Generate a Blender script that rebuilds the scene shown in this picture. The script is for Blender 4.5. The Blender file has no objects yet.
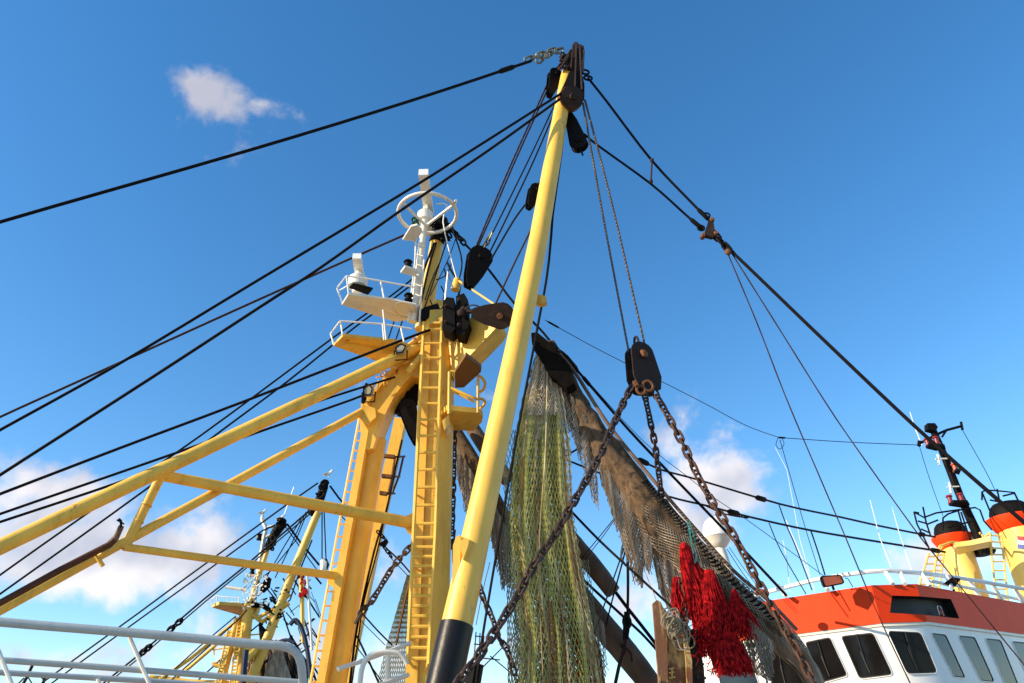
import bpy, math, random
from mathutils import Vector, Matrix, noise
random.seed(7)
S = bpy.context.scene
PI = math.pi
# ------------------------------------------------------------------ camera
FPX = 750.0
CAM = Vector((0, 0, 1.65))
PITCH, ROLL = math.radians(30.0), math.radians(-2.7)
cd = bpy.data.cameras.new('camera'); cam = bpy.data.objects.new('camera', cd)
S.collection.objects.link(cam); S.camera = cam
cd.sensor_width = 36; cd.lens = FPX / 1024 * 36; cd.clip_start = .1; cd.clip_end = 6000
RM = Matrix.Rotation(PI/2 + PITCH, 3, 'X') @ Matrix.Rotation(ROLL, 3, 'Z')
cam.matrix_world = Matrix.Translation(CAM) @ RM.to_4x4()
FWD = RM @ Vector((0, 0, -1))
def ray(px, py): return RM @ Vector(((px-512)/FPX, (341.5-py)/FPX, -1))
def at(px, py, Y):
    d = ray(px, py); return CAM + d * (Y * YS[0] / d.y)
YS = [1.0]                                          # depth factor of the group being built (second trawler lies farther off)
def atz(px, py, z):
    d = ray(px, py); return CAM + d * ((z - CAM.z) / d.z)
def mpp(p): return (p - CAM).dot(FWD) / FPX          # metres per pixel at a point
# ------------------------------------------------------------------ sky, sun, exposure
SUN_AZ, SUN_EL = math.radians(249), math.radians(25)
w = bpy.data.worlds.new('World'); S.world = w; w.use_nodes = True
nt = w.node_tree; N = nt.nodes; L = nt.links
bg = N['Background']
sky = N.new('ShaderNodeTexSky'); sky.sky_type = 'NISHITA'; sky.sun_disc = False
sky.sun_elevation = SUN_EL; sky.sun_rotation = SUN_AZ; sky.air_density = 1.0; sky.dust_density = .1; sky.ozone_density = 1.6
SKY_STRENGTH = .15
bg.inputs[1].default_value = SKY_STRENGTH
def wmath(op, a, b=None, c=None, clamp=False):
    n = N.new('ShaderNodeMath'); n.operation = op; n.use_clamp = clamp
    for i, x in enumerate((a, b, c)):
        if x is None: continue
        if isinstance(x, (int, float)): n.inputs[i].default_value = x
        else: L.new(x, n.inputs[i])
    return n.outputs[0]
def wdot(v, c):
    n = N.new('ShaderNodeVectorMath'); n.operation = 'DOT_PRODUCT'
    L.new(v, n.inputs[0]); n.inputs[1].default_value = c
    return n.outputs['Value']
tc = N.new('ShaderNodeTexCoord'); DIR = tc.outputs['Generated']
def wnoise(scale, detail, rough, dist=0):
    n = N.new('ShaderNodeTexNoise'); n.inputs['Scale'].default_value = scale
    n.inputs['Detail'].default_value = detail; n.inputs['Roughness'].default_value = rough
    n.inputs['Distortion'].default_value = dist
    L.new(DIR, n.inputs['Vector']); return n.outputs['Fac']
n1 = wnoise(7, 9, .58, .35); n2 = wnoise(26, 5, .6)
# cloud banks: a direction on the sky, half-width, half-height (radians-like), density
CLOUDS = [(214, 94, .050, .032, 1.0), (262, 108, .042, .016, .7), (235, 150, .02, .03, .3), (118, 442, .035, .035, .45), (30, 505, .13, .06, 1.0), (95, 560, .22, .055, 1.25),
          (190, 552, .10, .07, 1.0), (120, 500, .08, .04, .7), (350, 330, .09, .05, .45), (380, 385, .07, .05, .55), (455, 350, .05, .06, .4), (705, 432, .11, .050, .85), (715, 482, .07, .055, 1.15),
          (690, 530, .07, .05, 1.1), (635, 605, .06, .05, .8), (960, 560, .08, .04, 1.0), (455, 660, .2, .05, .8),
          (60, 660, .25, .035, .8), (250, 660, .2, .08, .8), (400, 560, .06, .05, .55), (330, 190, .04, .02, .25), (560, 480, .06, .06, .3), (595, 420, .04, .05, .3), (900, 640, .3, .05, .7)]
tot = None
for (px, py, rx, ry, s) in CLOUDS:
    c = ray(px, py).normalized(); r = c.cross(Vector((0, 0, 1))).normalized(); u = r.cross(c)
    a = wmath('MULTIPLY', wdot(DIR, r), 1/rx); b = wmath('MULTIPLY', wdot(DIR, u), 1/ry)
    e = wmath('ADD', wmath('MULTIPLY', a, a), wmath('MULTIPLY', b, b))
    front = wmath('GREATER_THAN', wdot(DIR, c), 0)
    g = wmath('MULTIPLY', wmath('POWER', 2.718, wmath('MULTIPLY', e, -.9)), s)
    g = wmath('MULTIPLY', g, front)
    tot = g if tot is None else wmath('MAXIMUM', tot, g)
far = wmath('MULTIPLY', wmath('SUBTRACT', n1, .52), 1.6, clamp=True)      # broken cloud in the rest of the sky, outside the banks
behind = wmath('LESS_THAN', wdot(DIR, (0, 1, 0)), .1)
tot = wmath('MAXIMUM', tot, wmath('MULTIPLY', far, behind))
nn = wmath('ADD', wmath('MULTIPLY', n1, 1.0), wmath('MULTIPLY', n2, .42))
dens = wmath('SUBTRACT', wmath('ADD', wmath('MULTIPLY', tot, .85), wmath('MULTIPLY', wmath('SUBTRACT', nn, .715), 1.9)), .36)
dens = wmath('MULTIPLY', dens, 1.9, clamp=True)
dens = wmath('MULTIPLY', dens, wmath('GREATER_THAN', tot, .02))
sm = N.new('ShaderNodeMapRange'); sm.interpolation_type = 'SMOOTHSTEP'; L.new(dens, sm.inputs[0]); sm.inputs[3].default_value = 0; sm.inputs[4].default_value = .84
# cloud light: white tops and lilac-grey bellies, from a broad noise
cr = N.new('ShaderNodeValToRGB'); L.new(wnoise(11, 3, .5), cr.inputs[0])
K = 1/SKY_STRENGTH
cr.color_ramp.elements[0].position = .38; cr.color_ramp.elements[0].color = (.43*K, .42*K, .47*K, 1)
cr.color_ramp.elements[1].position = .62; cr.color_ramp.elements[1].color = (.80*K, .73*K, .69*K, 1)
hs = N.new('ShaderNodeHueSaturation'); L.new(sky.outputs[0], hs.inputs['Color']); hs.inputs['Saturation'].default_value = 1.33; hs.inputs['Value'].default_value = 1.12
mx = N.new('ShaderNodeMixRGB'); L.new(sm.outputs[0], mx.inputs[0]); L.new(hs.outputs[0], mx.inputs[1]); L.new(cr.outputs[0], mx.inputs[2])
L.new(mx.outputs[0], bg.inputs[0])
sd = bpy.data.lights.new('sun', 'SUN'); sun = bpy.data.objects.new('sun', sd); S.collection.objects.link(sun)
sd.energy = 5.0; sd.angle = math.radians(.5); sd.color = (1.0, .83, .60)
SDIR = Vector((math.sin(SUN_AZ)*math.cos(SUN_EL), math.cos(SUN_AZ)*math.cos(SUN_EL), math.sin(SUN_EL)))
sun.rotation_euler = SDIR.to_track_quat('Z', 'Y').to_euler()
S.view_settings.view_transform = 'Standard'; S.view_settings.look = 'None'; S.view_settings.exposure = .56; S.view_settings.gamma = 1
S.cycles.max_bounces = 6; S.cycles.use_denoising = True
# ------------------------------------------------------------------ materials
M = {}
def mat(name, col, rough=.5, metal=0, rust=0, rustcol=(.16, .05, .02), var=.18, scale=2.0, bump=.15, streak=1.0, dirt=0, spec=.5, col2=None, mixscale=8, mixw=.12, coords='Object', stretch=(1, 1, 1)):
    m = bpy.data.materials.new(name); m.use_nodes = True
    t = m.node_tree; n = t.nodes; l = t.links; b = n['Principled BSDF']
    b.inputs['Roughness'].default_value = rough; b.inputs['Metallic'].default_value = metal
    b.inputs['Specular IOR Level'].default_value = spec
    co = n.new('ShaderNodeTexCoord').outputs[coords]
    def nz(sc, det, ro, mp=(1, 1, 1)):
        mpn = n.new('ShaderNodeMapping'); mpn.inputs['Scale'].default_value = mp; l.new(co, mpn.inputs[0])
        q = n.new('ShaderNodeTexNoise'); q.inputs['Scale'].default_value = sc; q.inputs['Detail'].default_value = det; q.inputs['Roughness'].default_value = ro
        l.new(mpn.outputs[0], q.inputs['Vector']); return q.outputs['Fac']
    def ramp(f, a, c):
        r = n.new('ShaderNodeMapRange'); l.new(f, r.inputs[0]); r.inputs[1].default_value = a; r.inputs[2].default_value = c; return r.outputs[0]
    def mix(f, a, c):
        x = n.new('ShaderNodeMixRGB')
        for i, v in enumerate((f, a, c)):
            if isinstance(v, (int, float)): x.inputs[i].default_value = v
            elif isinstance(v, tuple): x.inputs[i].default_value = (*v, 1)
            else: l.new(v, x.inputs[i])
        return x.outputs[0]
    lo = tuple(c*(1-var) for c in col); hi = tuple(min(1, c*(1+var*.6)) for c in col)
    c = mix(ramp(nz(scale, 6, .6, (1, 1, .5)), .3, .7), lo, hi)
    if col2: c = mix(ramp(nz(mixscale, 3, .5, stretch), .5-mixw, .5+mixw), c, col2)
    if dirt:
        c = mix(ramp(nz(5, 8, .7, (1, 1, .18)), .52, .78), c, tuple(x*(1-dirt) for x in col))
    if rust:
        f = ramp(nz(5.5, 10, .72, (1, 1, 1/(1+streak*2.5))), .70-rust*.22, .76-rust*.20)
        c = mix(f, c, rustcol)
    l.new(c, b.inputs['Base Color'])
    if bump:
        bp = n.new('ShaderNodeBump'); bp.inputs['Strength'].default_value = bump; bp.inputs['Distance'].default_value = .02
        l.new(nz(scale*7, 5, .6), bp.inputs['Height']); l.new(bp.outputs[0], b.inputs['Normal'])
    M[name] = m; return m
YEL = mat('yellow_paint', (.87, .51, .075), .5, spec=.35, rust=.30, rustcol=(.22, .08, .02), var=.18, dirt=.38, bump=.12)
YELR = mat('worn_yellow_paint', (.78, .45, .055), .5, rust=.5, rustcol=(.22, .07, .02), var=.2, dirt=.4, streak=.3)
YELB = mat('boom_yellow_paint', (.85, .505, .075), .4, rust=.3, rustcol=(.34, .15, .04), var=.12, dirt=.25, bump=.08)
CREAMY = mat('pale_yellow_paint', (.82, .54, .12), .45, rust=.1, var=.1, dirt=.2)
WHT = mat('white_paint', (.80, .75, .64), .4, rust=.14, rustcol=(.35, .2, .1), var=.07, dirt=.22)
WHTC = mat('clean_white_paint', (.82, .81, .78), .35, var=.04, dirt=.1, bump=.04)
GRYR = mat('grey_rail_paint', (.43, .45, .43), .45, var=.12, dirt=.25, rust=.08)
BLK = mat('black_steel', (.0075, .0060, .0055), .65, spec=.10, rust=.2, rustcol=(.04, .016, .01), var=.3)
SLEEVE = mat('black_sleeve', (.010, .0080, .007), .38, spec=.25, var=.5, rust=.2, rustcol=(.05, .045, .04), streak=3)
WIRE = mat('dark_wire', (.006, .0045, .005), .7, rust=.2, rustcol=(.02, .008, .007), var=.3, bump=.2, scale=20, spec=.12)
WIRER = mat('rusty_wire', (.045, .020, .014), .7, rust=.3, rustcol=(.07, .03, .018), var=.4, bump=.3, scale=25, spec=.15)
WIREG = mat('grey_steel_wire', (.10, .075, .06), .5, metal=.3, rust=.4, rustcol=(.05, .028, .02), var=.4, scale=25)
PINK = mat('thin_twine', (.45, .28, .22), .8, var=.2)
RUST = mat('rusted_steel', (.026, .012, .008), .7, rust=.6, rustcol=(.075, .028, .011), var=.35, bump=.5, scale=6, streak=0, spec=.3)
RUSTO = mat('orange_rust', (.17, .07, .028), .75, rust=.6, rustcol=(.05, .02, .012), var=.35, bump=.4, streak=0, spec=.3)
CHN = mat('chain_iron', (.05, .026, .019), .6, metal=.2, rust=.5, rustcol=(.10, .04, .02), var=.4, scale=12, bump=.4, streak=0)
CHNO = mat('orange_chain_iron', (.085, .034, .018), .65, metal=.2, rust=.5, rustcol=(.22, .085, .03), var=.4, scale=12, bump=.4, streak=0)
GALV = mat('galvanised_iron', (.17, .17, .13), .45, metal=.4, rust=.6, rustcol=(.02, .022, .016), var=.3, scale=14, streak=0)
WOOD = mat('brown_timber', (.17, .105, .07), .75, var=.4, scale=3, bump=.5, dirt=.4, spec=.2)
BUND = mat('rolled_net_twine', (.17, .11, .065), .9, var=.6, scale=14, bump=1.0, rust=.6, rustcol=(.045, .028, .02), spec=.1, streak=0)
NETB = mat('tan_net_twine', (.50, .41, .31), .85, var=.3, scale=6, bump=0, col2=(.27, .205, .14), mixscale=4, spec=.1, stretch=(2, 2, .4))
NETB2 = mat('grey_net_twine', (.20, .17, .13), .85, var=.3, scale=6, bump=0, spec=.1)
NETG = mat('green_net_twine', (.56, .53, .18), .8, var=.25, scale=5, bump=0, col2=(.34, .34, .11), mixscale=5, mixw=.07, spec=.1, stretch=(2.2, 2.2, .25))
NETY = mat('straw_net_twine', (.62, .56, .30), .8, var=.25, scale=5, bump=0, col2=(.30, .20, .10), mixscale=5, mixw=.07, spec=.1, stretch=(2.2, 2.2, .25))
WOODN = mat('brown_net_twine', (.22, .12, .05), .85, var=.3, scale=6, bump=0, spec=.1)
NETW = mat('pale_net_twine', (.58, .50, .38), .8, var=.25, scale=6, bump=0, spec=.1)
NETGR = mat('grey_green_net_twine', (.24, .26, .16), .85, var=.3, scale=6, bump=0, spec=.1)
REDT = mat('red_rope_fibre', (.56, .016, .018), .85, var=.35, scale=9, bump=.3, spec=.05, col2=(.17, .004, .006), mixscale=14)
BLUT = mat('blue_tarp', (.006, .018, .05), .7, var=.3)
TEAL = mat('teal_twine', (.03, .22, .2), .8, var=.2, bump=0)
ORG = mat('orange_red_paint', (.84, .048, .003), .55, spec=.2, var=.08, dirt=.12, bump=.05)
DKRED = mat('red_glass', (.25, .02, .015), .25, var=.2)
GRN = mat('green_glass', (.01, .09, .05), .25, var=.2)
LAMPG = mat('lamp_glass', (.36, .35, .28), .15, var=.15, bump=0)
AMB = mat('amber_reflector', (.45, .09, .03), .3, var=.3)
GLS = mat('dark_glass', (.010, .009, .009), .06, var=.5, bump=0, spec=.12, scale=1.0)
GLSB = mat('sky_reflecting_glass', (.025, .045, .065), .05, metal=.0, var=.3, bump=0, spec=.25)
GLSB.node_tree.nodes['Principled BSDF'].inputs['IOR'].default_value = 1.4
RUBR = mat('black_rubber', (.015, .015, .015), .6, var=.1)
COIL = mat('coiled_cable', (.26, .22, .15), .75, var=.35, scale=5)
GULLW = mat('white_feathers', (.85, .85, .83), .8, var=.05); GULLG = mat('grey_feathers', (.25, .26, .28), .8, var=.1)
HULL = mat('hull_paint', (.05, .09, .14), .5, var=.2, rust=.3)
DECK = mat('deck_planking', (.34, .27, .20), .8, var=.3, bump=.3)
QUAY = mat('quay_concrete', (.42, .38, .33), .9, var=.2, bump=.4, scale=1.0)
WATER = mat('harbour_water', (.03, .06, .07), .08, var=.3, bump=.5, scale=.6)
FR = mat('flag_red', (.6, .02, .03), .5); FW = mat('flag_white', (.8, .8, .8), .5); FB = mat('flag_blue', (.02, .06, .3), .5)
# ------------------------------------------------------------------ mesh helpers
ORG_ = {}
class MB:
    def __init__(s): s.v = []; s.f = []
    def tube(s, pts, r, n=8, cap=True):
        pts = [Vector(p) for p in pts]; k = len(pts)
        rr = r if isinstance(r, (list, tuple)) else [r]*k
        t0 = (pts[1]-pts[0]).normalized()
        a = t0.orthogonal().normalized(); base = len(s.v)
        for i, p in enumerate(pts):
            t = (pts[min(i+1, k-1)] - pts[max(i-1, 0)]).normalized()
            a = (a - t*a.dot(t)).normalized(); b = t.cross(a)
            for j in range(n):
                th = 2*PI*j/n
                s.v.append(p + (a*math.cos(th) + b*math.sin(th))*rr[i])
        for i in range(k-1):
            for j in range(n):
                q = base+i*n; s.f.append((q+j, q+(j+1) % n, q+n+(j+1) % n, q+n+j))
        if cap:
            s.f.append(tuple(base+j for j in range(n-1, -1, -1))); s.f.append(tuple(base+(k-1)*n+j for j in range(n)))
        return s
    def strand(s, p, q, r):
        t = q-p
        if t.length < 1e-6: return
        a = t.orthogonal().normalized()*r; b = t.normalized().cross(a); m = len(s.v)
        o = [a, a*-.5+b*.866, a*-.5-b*.866]
        s.v += [p+x for x in o] + [q+x for x in o]
        for j in range(3):
            k = (j+1) % 3; s.f.append((m+j, m+k, m+3+k, m+3+j))
    def box(s, c, ax, ay, az):
        m = len(s.v)
        for i in (-1, 1):
            for j in (-1, 1):
                for k in (-1, 1): s.v.append(c + ax*i + ay*j + az*k)
        for f in ((0, 1, 3, 2), (4, 6, 7, 5), (0, 4, 5, 1), (2, 3, 7, 6), (0, 2, 6, 4), (1, 5, 7, 3)): s.f.append(tuple(m+i for i in f))
        return s
    def bar(s, p, q, wa, wb, up=None):            # rectangular bar p-q, half sizes wa, wb
        t = (q-p).normalized(); up = up or Vector((0, 0, 1))
        a = t.cross(up)
        a = a.normalized() if a.length > .01 else t.orthogonal().normalized()
        b = a.cross(t)
        return s.box((p+q)/2, (q-p)/2, a*wa, b*wb)
    def prism(s, poly, off):
        m = len(s.v); k = len(poly)
        s.v += [Vector(p) for p in poly] + [Vector(p)+off for p in poly]
        s.f.append(tuple(m+i for i in range(k))); s.f.append(tuple(m+k+i for i in range(k-1, -1, -1)))
        for i in range(k):
            j = (i+1) % k; s.f.append((m+i, m+k+i, m+k+j, m+j))
        return s
    def ring(s, outer, inner, off):               # frame between two outlines, thickened
        m = len(s.v); k = len(outer)
        for L_ in (outer, inner): s.v += [Vector(p) for p in L_]
        for L_ in (outer, inner): s.v += [Vector(p)+off for p in L_]
        for i in range(k):
            j = (i+1) % k
            s.f += [(m+i, m+j, m+k+j, m+k+i), (m+2*k+j, m+2*k+i, m+3*k+i, m+3*k+j), (m+i, m+2*k+i, m+2*k+j, m+j), (m+k+j, m+3*k+j, m+3*k+i, m+k+i)]
        return s
    def lathe(s, base, axis, prof, n=20):
        ax = axis.normalized(); a = ax.orthogonal().normalized(); b = ax.cross(a); m = len(s.v)
        for (r, h) in prof:
            for j in range(n):
                th = 2*PI*j/n; s.v.append(base + ax*h + (a*math.cos(th)+b*math.sin(th))*r)
        for i in range(len(prof)-1):
            for j in range(n):
                q = m+i*n; s.f.append((q+j, q+(j+1) % n, q+n+(j+1) % n, q+n+j))
        s.f.append(tuple(m+j for j in range(n-1, -1, -1))); s.f.append(tuple(m+(len(prof)-1)*n+j for j in range(n)))
        return s
    def ball(s, c, r, sc=(1, 1, 1), n=12):
        prof = [(max(1e-4, math.sin(PI*i/8))*r, -math.cos(PI*i/8)*r) for i in range(9)]
        k = len(s.v); s.lathe(Vector((0, 0, 0)), Vector((0, 0, 1)), prof, n)
        for i in range(k, len(s.v)): v = s.v[i]; s.v[i] = Vector((v.x*sc[0], v.y*sc[1], v.z*sc[2])) + c
        return s
    def loop(s, c, a, b, ra, rb, r, n=10, k=6, a0=0, a1=2*PI):   # closed ellipse tube
        pts = [c + a*ra*math.cos(a0+(a1-a0)*i/n) + b*rb*math.sin(a0+(a1-a0)*i/n) for i in range(n+1)]
        return s.tube(pts, r, k, False)
    def build(s, name, material, parent=None, loc=None, angle=40):
        if parent is not None: o0 = ORG_[parent.name]
        else: o0 = Vector(loc) if loc is not None else s.v[0].copy()
        me = bpy.data.meshes.new(name); me.from_pydata([tuple(v-o0) for v in s.v], [], s.f)
        me.materials.append(material)
        me.polygons.foreach_set('use_smooth', [True]*len(me.polygons))
        me.set_sharp_from_angle(angle=math.radians(angle))
        o = bpy.data.objects.new(name, me); S.collection.objects.link(o)
        if parent is not None: o.parent = parent
        else: o.location = o0
        ORG_[o.name] = o0
        return o
def tag(o, label=None, cat=None, group=None, kind=None):
    if label: o['label'] = label
    if cat: o['category'] = cat
    if group: o['group'] = group
    if kind: o['kind'] = kind
    return o
def thing(name, label, cat, loc, group=None):
    o = bpy.data.objects.new(name, None); o.empty_display_size = .1; S.collection.objects.link(o); o.location = loc
    ORG_[o.name] = Vector(loc); return tag(o, label, cat, group)
def copy_tree(o, delta, parent=None):
    c = o.copy(); S.collection.objects.link(c)
    if parent: c.parent = parent
    else: c.location = o.location + delta
    for ch in list(o.children): copy_tree(ch, delta, c)
    return c
def P3(pts, Y=None):
    return [at(*p) if len(p) == 3 else at(p[0], p[1], Y) for p in pts]
def interp(pts, n):                                # resample a pixel polyline (px,py,Y[,w]) with a Catmull-Rom curve
    out = []; k = len(pts)
    for i in range(k-1):
        p0, p1, p2, p3 = pts[max(i-1, 0)], pts[i], pts[i+1], pts[min(i+2, k-1)]
        for j in range(n):
            t = j/n
            out.append(tuple(.5*((2*b)+(-a+c)*t+(2*a-5*b+4*c-d)*t*t+(-a+3*b-3*c+d)*t**3) for a, b, c, d in zip(p0, p1, p2, p3)))
    out.append(tuple(pts[-1])); return out
def ptube(mb, pts, wpx, n=10, cap=True, smooth=0): # pixel polyline tube; wpx = drawn width in pixels
    if smooth: pts = interp(pts, smooth)
    P = P3(pts); k = len(P)
    W = wpx if isinstance(wpx, (list, tuple)) else [wpx]*k
    if len(W) == 2 and k > 2: W = [W[0]+(W[1]-W[0])*i/(k-1) for i in range(k)]
    mb.tube(P, [W[i]/2*mpp(P[i]) for i in range(k)], n, cap); return P
def spread(pts, Y0, Y1):                           # give a 2-D pixel polyline a depth that runs from Y0 to Y1
    d = [0]
    for a, b in zip(pts, pts[1:]): d.append(d[-1]+math.hypot(b[0]-a[0], b[1]-a[1]))
    # depth is linear along the world-space straight line, so interpolate 1/Y
    return [(p[0], p[1], 1/((1/Y0)*(1-q/d[-1])+(1/Y1)*q/d[-1])) for p, q in zip(pts, d)]
WG = 'rigging wires and ropes'
def rope(label, pts, Y0, Y1, wpx, m=None, name='rigging_wire', cat='wire', smooth=4, group=WG, sleeves=()):
    wpx = tuple(x*.86 for x in wpx) if isinstance(wpx, tuple) else wpx*.86
    mb = MB(); q = interp(spread(pts, Y0, Y1), smooth) if len(pts) > 2 else spread(pts, Y0, Y1)
    P = ptube(mb, q, wpx, 6)
    for (f, ln, k) in sleeves:                     # clamps / splices along the wire at fraction f
        i = min(len(P)-2, int(f*(len(P)-1))); fr = f*(len(P)-1)-i; p = P[i].lerp(P[i+1], fr); t = (P[i+1]-P[i]).normalized()
        wv = (wpx[0] if isinstance(wpx, tuple) else wpx)*mpp(p)*.5*k
        mb.tube([p-t*ln/2, p-t*ln*.3, p+t*ln*.3, p+t*ln/2], [wv*.5, wv, wv, wv*.5], 8)
    o = mb.build(name, m or WIRE); tag(o, label, cat, group); return o
def twisted(label, pts, Y0, Y1, wpx, m, pitch=.10, name='rigging_rope'):
    q = spread(pts, Y0, Y1)
    if len(q) > 2: q = interp(q, 6)
    P = P3(q); mb = MB(); Ls = sum((b-a).length for a, b in zip(P, P[1:]))
    for s in range(3):
        pts2 = []; acc = 0; rad = []
        for a, b in zip(P, P[1:]):
            t = (b-a).normalized(); u = t.cross(Vector((0, 1, 0))).normalized(); v = t.cross(u); ln = (b-a).length; k = max(1, int(ln/pitch*6))
            for i in range(k):
                p = a.lerp(b, i/k); th = 2*PI*((acc+ln*i/k)/pitch + s/3); r = wpx/4.6*mpp(p)
                pts2.append(p + (u*math.cos(th)+v*math.sin(th))*r); rad.append(r*1.05)
            acc += ln
        mb.tube(pts2, rad, 4)
    return tag(mb.build(name, m), label, 'rope', WG)
def chain(label, pts, Y0, Y1, pitchpx, m, name='iron_chain', group='iron chains', grow=1.0, into=None):
    q = interp(spread(pts, Y0, Y1), 10) if len(pts) > 2 else spread(pts, Y0, Y1); P = P3(q); mb = into or MB()
    pitch0 = pitchpx*mpp(P[0]); acc = [0]
    for a, b in zip(P, P[1:]): acc.append(acc[-1]+(b-a).length)
    s = 0; i = 0; k = 0
    while s < acc[-1]:
        while i < len(P)-2 and acc[i+1] < s: i += 1
        p = P[i].lerp(P[i+1], (s-acc[i])/max(1e-6, acc[i+1]-acc[i])); t = (P[i+1]-P[i]).normalized()
        pitch = pitch0*(1+(grow-1)*s/acc[-1])
        side = t.cross(Vector((0, 1, 0))).normalized(); dep = t.cross(side)
        th = PI/4 + .35*math.sin(k*.7) + (PI/2 if k % 2 else 0); a = side*math.cos(th)+dep*math.sin(th)
        L2, r = pitch*.74, pitch*.15; hw = pitch*.35; pts2 = []
        for j in range(13):
            an = 2*PI*j/12; cx, sx = math.cos(an), math.sin(an)
            pts2.append(p + t*((L2-hw)*(1 if cx > .01 else -1 if cx < -.01 else 0) + hw*cx) + a*hw*sx)
        mb.tube(pts2, r, 6, False)
        s += pitch; k += 1
    if into: return None
    return tag(mb.build(name, m), label, 'chain', group)
def net(mb, F, nu, nv, r, skip=0.0, cut=None):
    rows = []
    for j in range(nv+1):
        o = .5*(j % 2); rows.append([F(min(1, (i+o)/nu), j/nv) for i in range(nu+1)])
    for j in range(nv):
        for i in range(nu):
            a, b = rows[j], rows[j+1]
            if j % 2 == 0: c = ((i, i), (i+1, i))
            else: c = ((i, i), (i, i+1))
            for (x, y) in c:
                if (skip and random.random() < skip) or (cut and cut((i+.5)/nu, (j+1)/nv)): continue
                mb.strand(a[x], b[y], r)
def ladder(mb, L_, R_, n, rr, rs=None):
    mb.tube(L_, rr, 6); mb.tube(R_, rr, 6)
    def along(P, f):
        x = f*(len(P)-1); i = min(int(x), len(P)-2); return P[i].lerp(P[i+1], x-i)
    for i in range(n): f = (i+.5)/n; mb.tube([along(L_, f), along(R_, f)], rs or rr*.8, 6)
def block(name, label, top, bot, wpx, Y, m, thick=.12, turn=0.0, group='pulley blocks', sheave=BLK, hook=None, cat='pulley block', Yb=None, shoulder=.38):
    """pulley block: two cheek plates, sheave between them, pin, head shackle. top/bot in pixels."""
    A = at(*top, Y); B = at(*bot, Yb or Y); ax = B-A; Ln = ax.length; ax.normalize(); hw = wpx/2*mpp(A)
    side = ax.cross(FWD).normalized(); nrm = side.cross(ax).normalized()
    c, s_ = math.cos(turn), math.sin(turn); side, nrm = side*c+nrm*s_, nrm*c-side*s_
    root = thing(name, label, cat, A, group); pol = []
    for i in range(9): th = PI - PI*i/8; pol.append(A + ax*(hw*.95) + side*(hw*math.cos(th)) - ax*(hw*.95*math.sin(th)))
    pol += [A+ax*Ln*.72+side*hw*(shoulder+.3), A+ax*Ln*.97+side*hw*shoulder, A+ax*Ln-side*-hw*shoulder*.7, A+ax*Ln-side*hw*shoulder*.7, A+ax*Ln*.97-side*hw*shoulder, A+ax*Ln*.72-side*hw*(shoulder+.3)]
    for sg in (-1, 1):
        MB().prism([p+nrm*(sg*thick*.5) for p in pol], nrm*(sg*.022)).build('cheek', m, root)
    ctr = A+ax*hw*1.0
    MB().lathe(ctr-nrm*thick*.42, nrm, [(hw*.9, 0), (hw*.9, thick*.2), (hw*.72, thick*.32), (hw*.72, thick*.52), (hw*.9, thick*.64), (hw*.9, thick*.84)], 20).build('sheave', sheave, root)
    MB().lathe(ctr-nrm*(thick*.5+.06), nrm, [(hw*.2, 0), (hw*.24, .015), (hw*.24, thick+.105), (hw*.2, thick+.12)], 10).build('pin', RUSTO if m is RUST else m, root)
    sh = MB(); sh.loop(A - ax*hw*.25, ax, nrm, hw*.5, hw*.3, hw*.1, 12); sh.build('shackle', m, root)
    e = MB(); e.tube([A+ax*Ln*.92-nrm*thick*.6, A+ax*Ln*.92+nrm*thick*.6], hw*.14, 8); e.build('bolt', m, root)
    return root, A, B, ax, side, nrm, hw, Ln
def roundpoly(q, rad, k=4):
    out = []; n = len(q)
    for i in range(n):
        p = q[i]; a = q[i-1]-p; b = q[(i+1) % n]-p; r = min(rad, a.length*.45, b.length*.45); a = p+a.normalized()*r; b = p+b.normalized()*r
        for j in range(k+1): t = j/k; out.append(a*(1-t)**2 + p*2*t*(1-t) + b*t*t)
    return out
def shrink(q, f):
    c = sum(q, Vector())/len(q); return [c+(p-c)*f for p in q]
def inset(q, d):
    c = sum(q, Vector())/len(q); return [p + (c-p).normalized()*min(d, (c-p).length*.5) for p in q]
# ================================================================== SETTING
g = MB(); g.prism([Vector((-3000, -3000, -2.2)), Vector((3000, -3000, -2.2)), Vector((3000, 3000, -2.2)), Vector((-3000, 3000, -2.2))], Vector((0, 0, -.3)))
tag(g.build('water', WATER, loc=(0, 0, 0)), kind='structure')
g = MB(); g.prism([Vector((-80, -60, 0)), Vector((80, -60, 0)), Vector((80, 2.2, 0)), Vector((-80, 2.2, 0))], Vector((0, 0, -3)))
tag(g.build('quay', QUAY, loc=(0, 0, 0)), kind='structure')
DZ = 1.15
def ext(a, b, z=DZ):                                # carry the line a->b on down to the deck
    d = b-a; return b + d*((z-b.z)/d.z)
# hulls the masts stand on, below the frame
def hull(name, label, x0, x1, y0, y1, z=DZ):
    root = thing(name, label, 'boat', (x0, (y0+y1)/2, -2), None)
    def outline(k, zz):
        out = []
        for i in range(13): t = i/12; out.append(Vector((x0+(x1-x0)*t, (y0+y1)/2 - (y1-y0)/2*k*(1-max(0, (t-.7)/.3)**2.2*.9)*(1-max(0, (.15-t)/.15)*.25), zz)))
        for i in range(12, -1, -1): t = i/12; out.append(Vector((x0+(x1-x0)*t, (y0+y1)/2 + (y1-y0)/2*k*(1-max(0, (t-.7)/.3)**2.2*.9)*(1-max(0, (.15-t)/.15)*.25), zz)))
        return out
    m = MB(); lo = outline(.8, -2.15); hi = outline(1, z-.1); n = len(lo); m.v += lo+hi
    m.f.append(tuple(range(n-1, -1, -1)))
    for i in range(n): j = (i+1) % n; m.f.append((i, j, n+j, n+i))
    m.build('shell', HULL, root)
    d = MB(); d.prism(outline(.985, z-.12), Vector((0, 0, .12))); d.build('deck', DECK, root)
    return root
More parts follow.
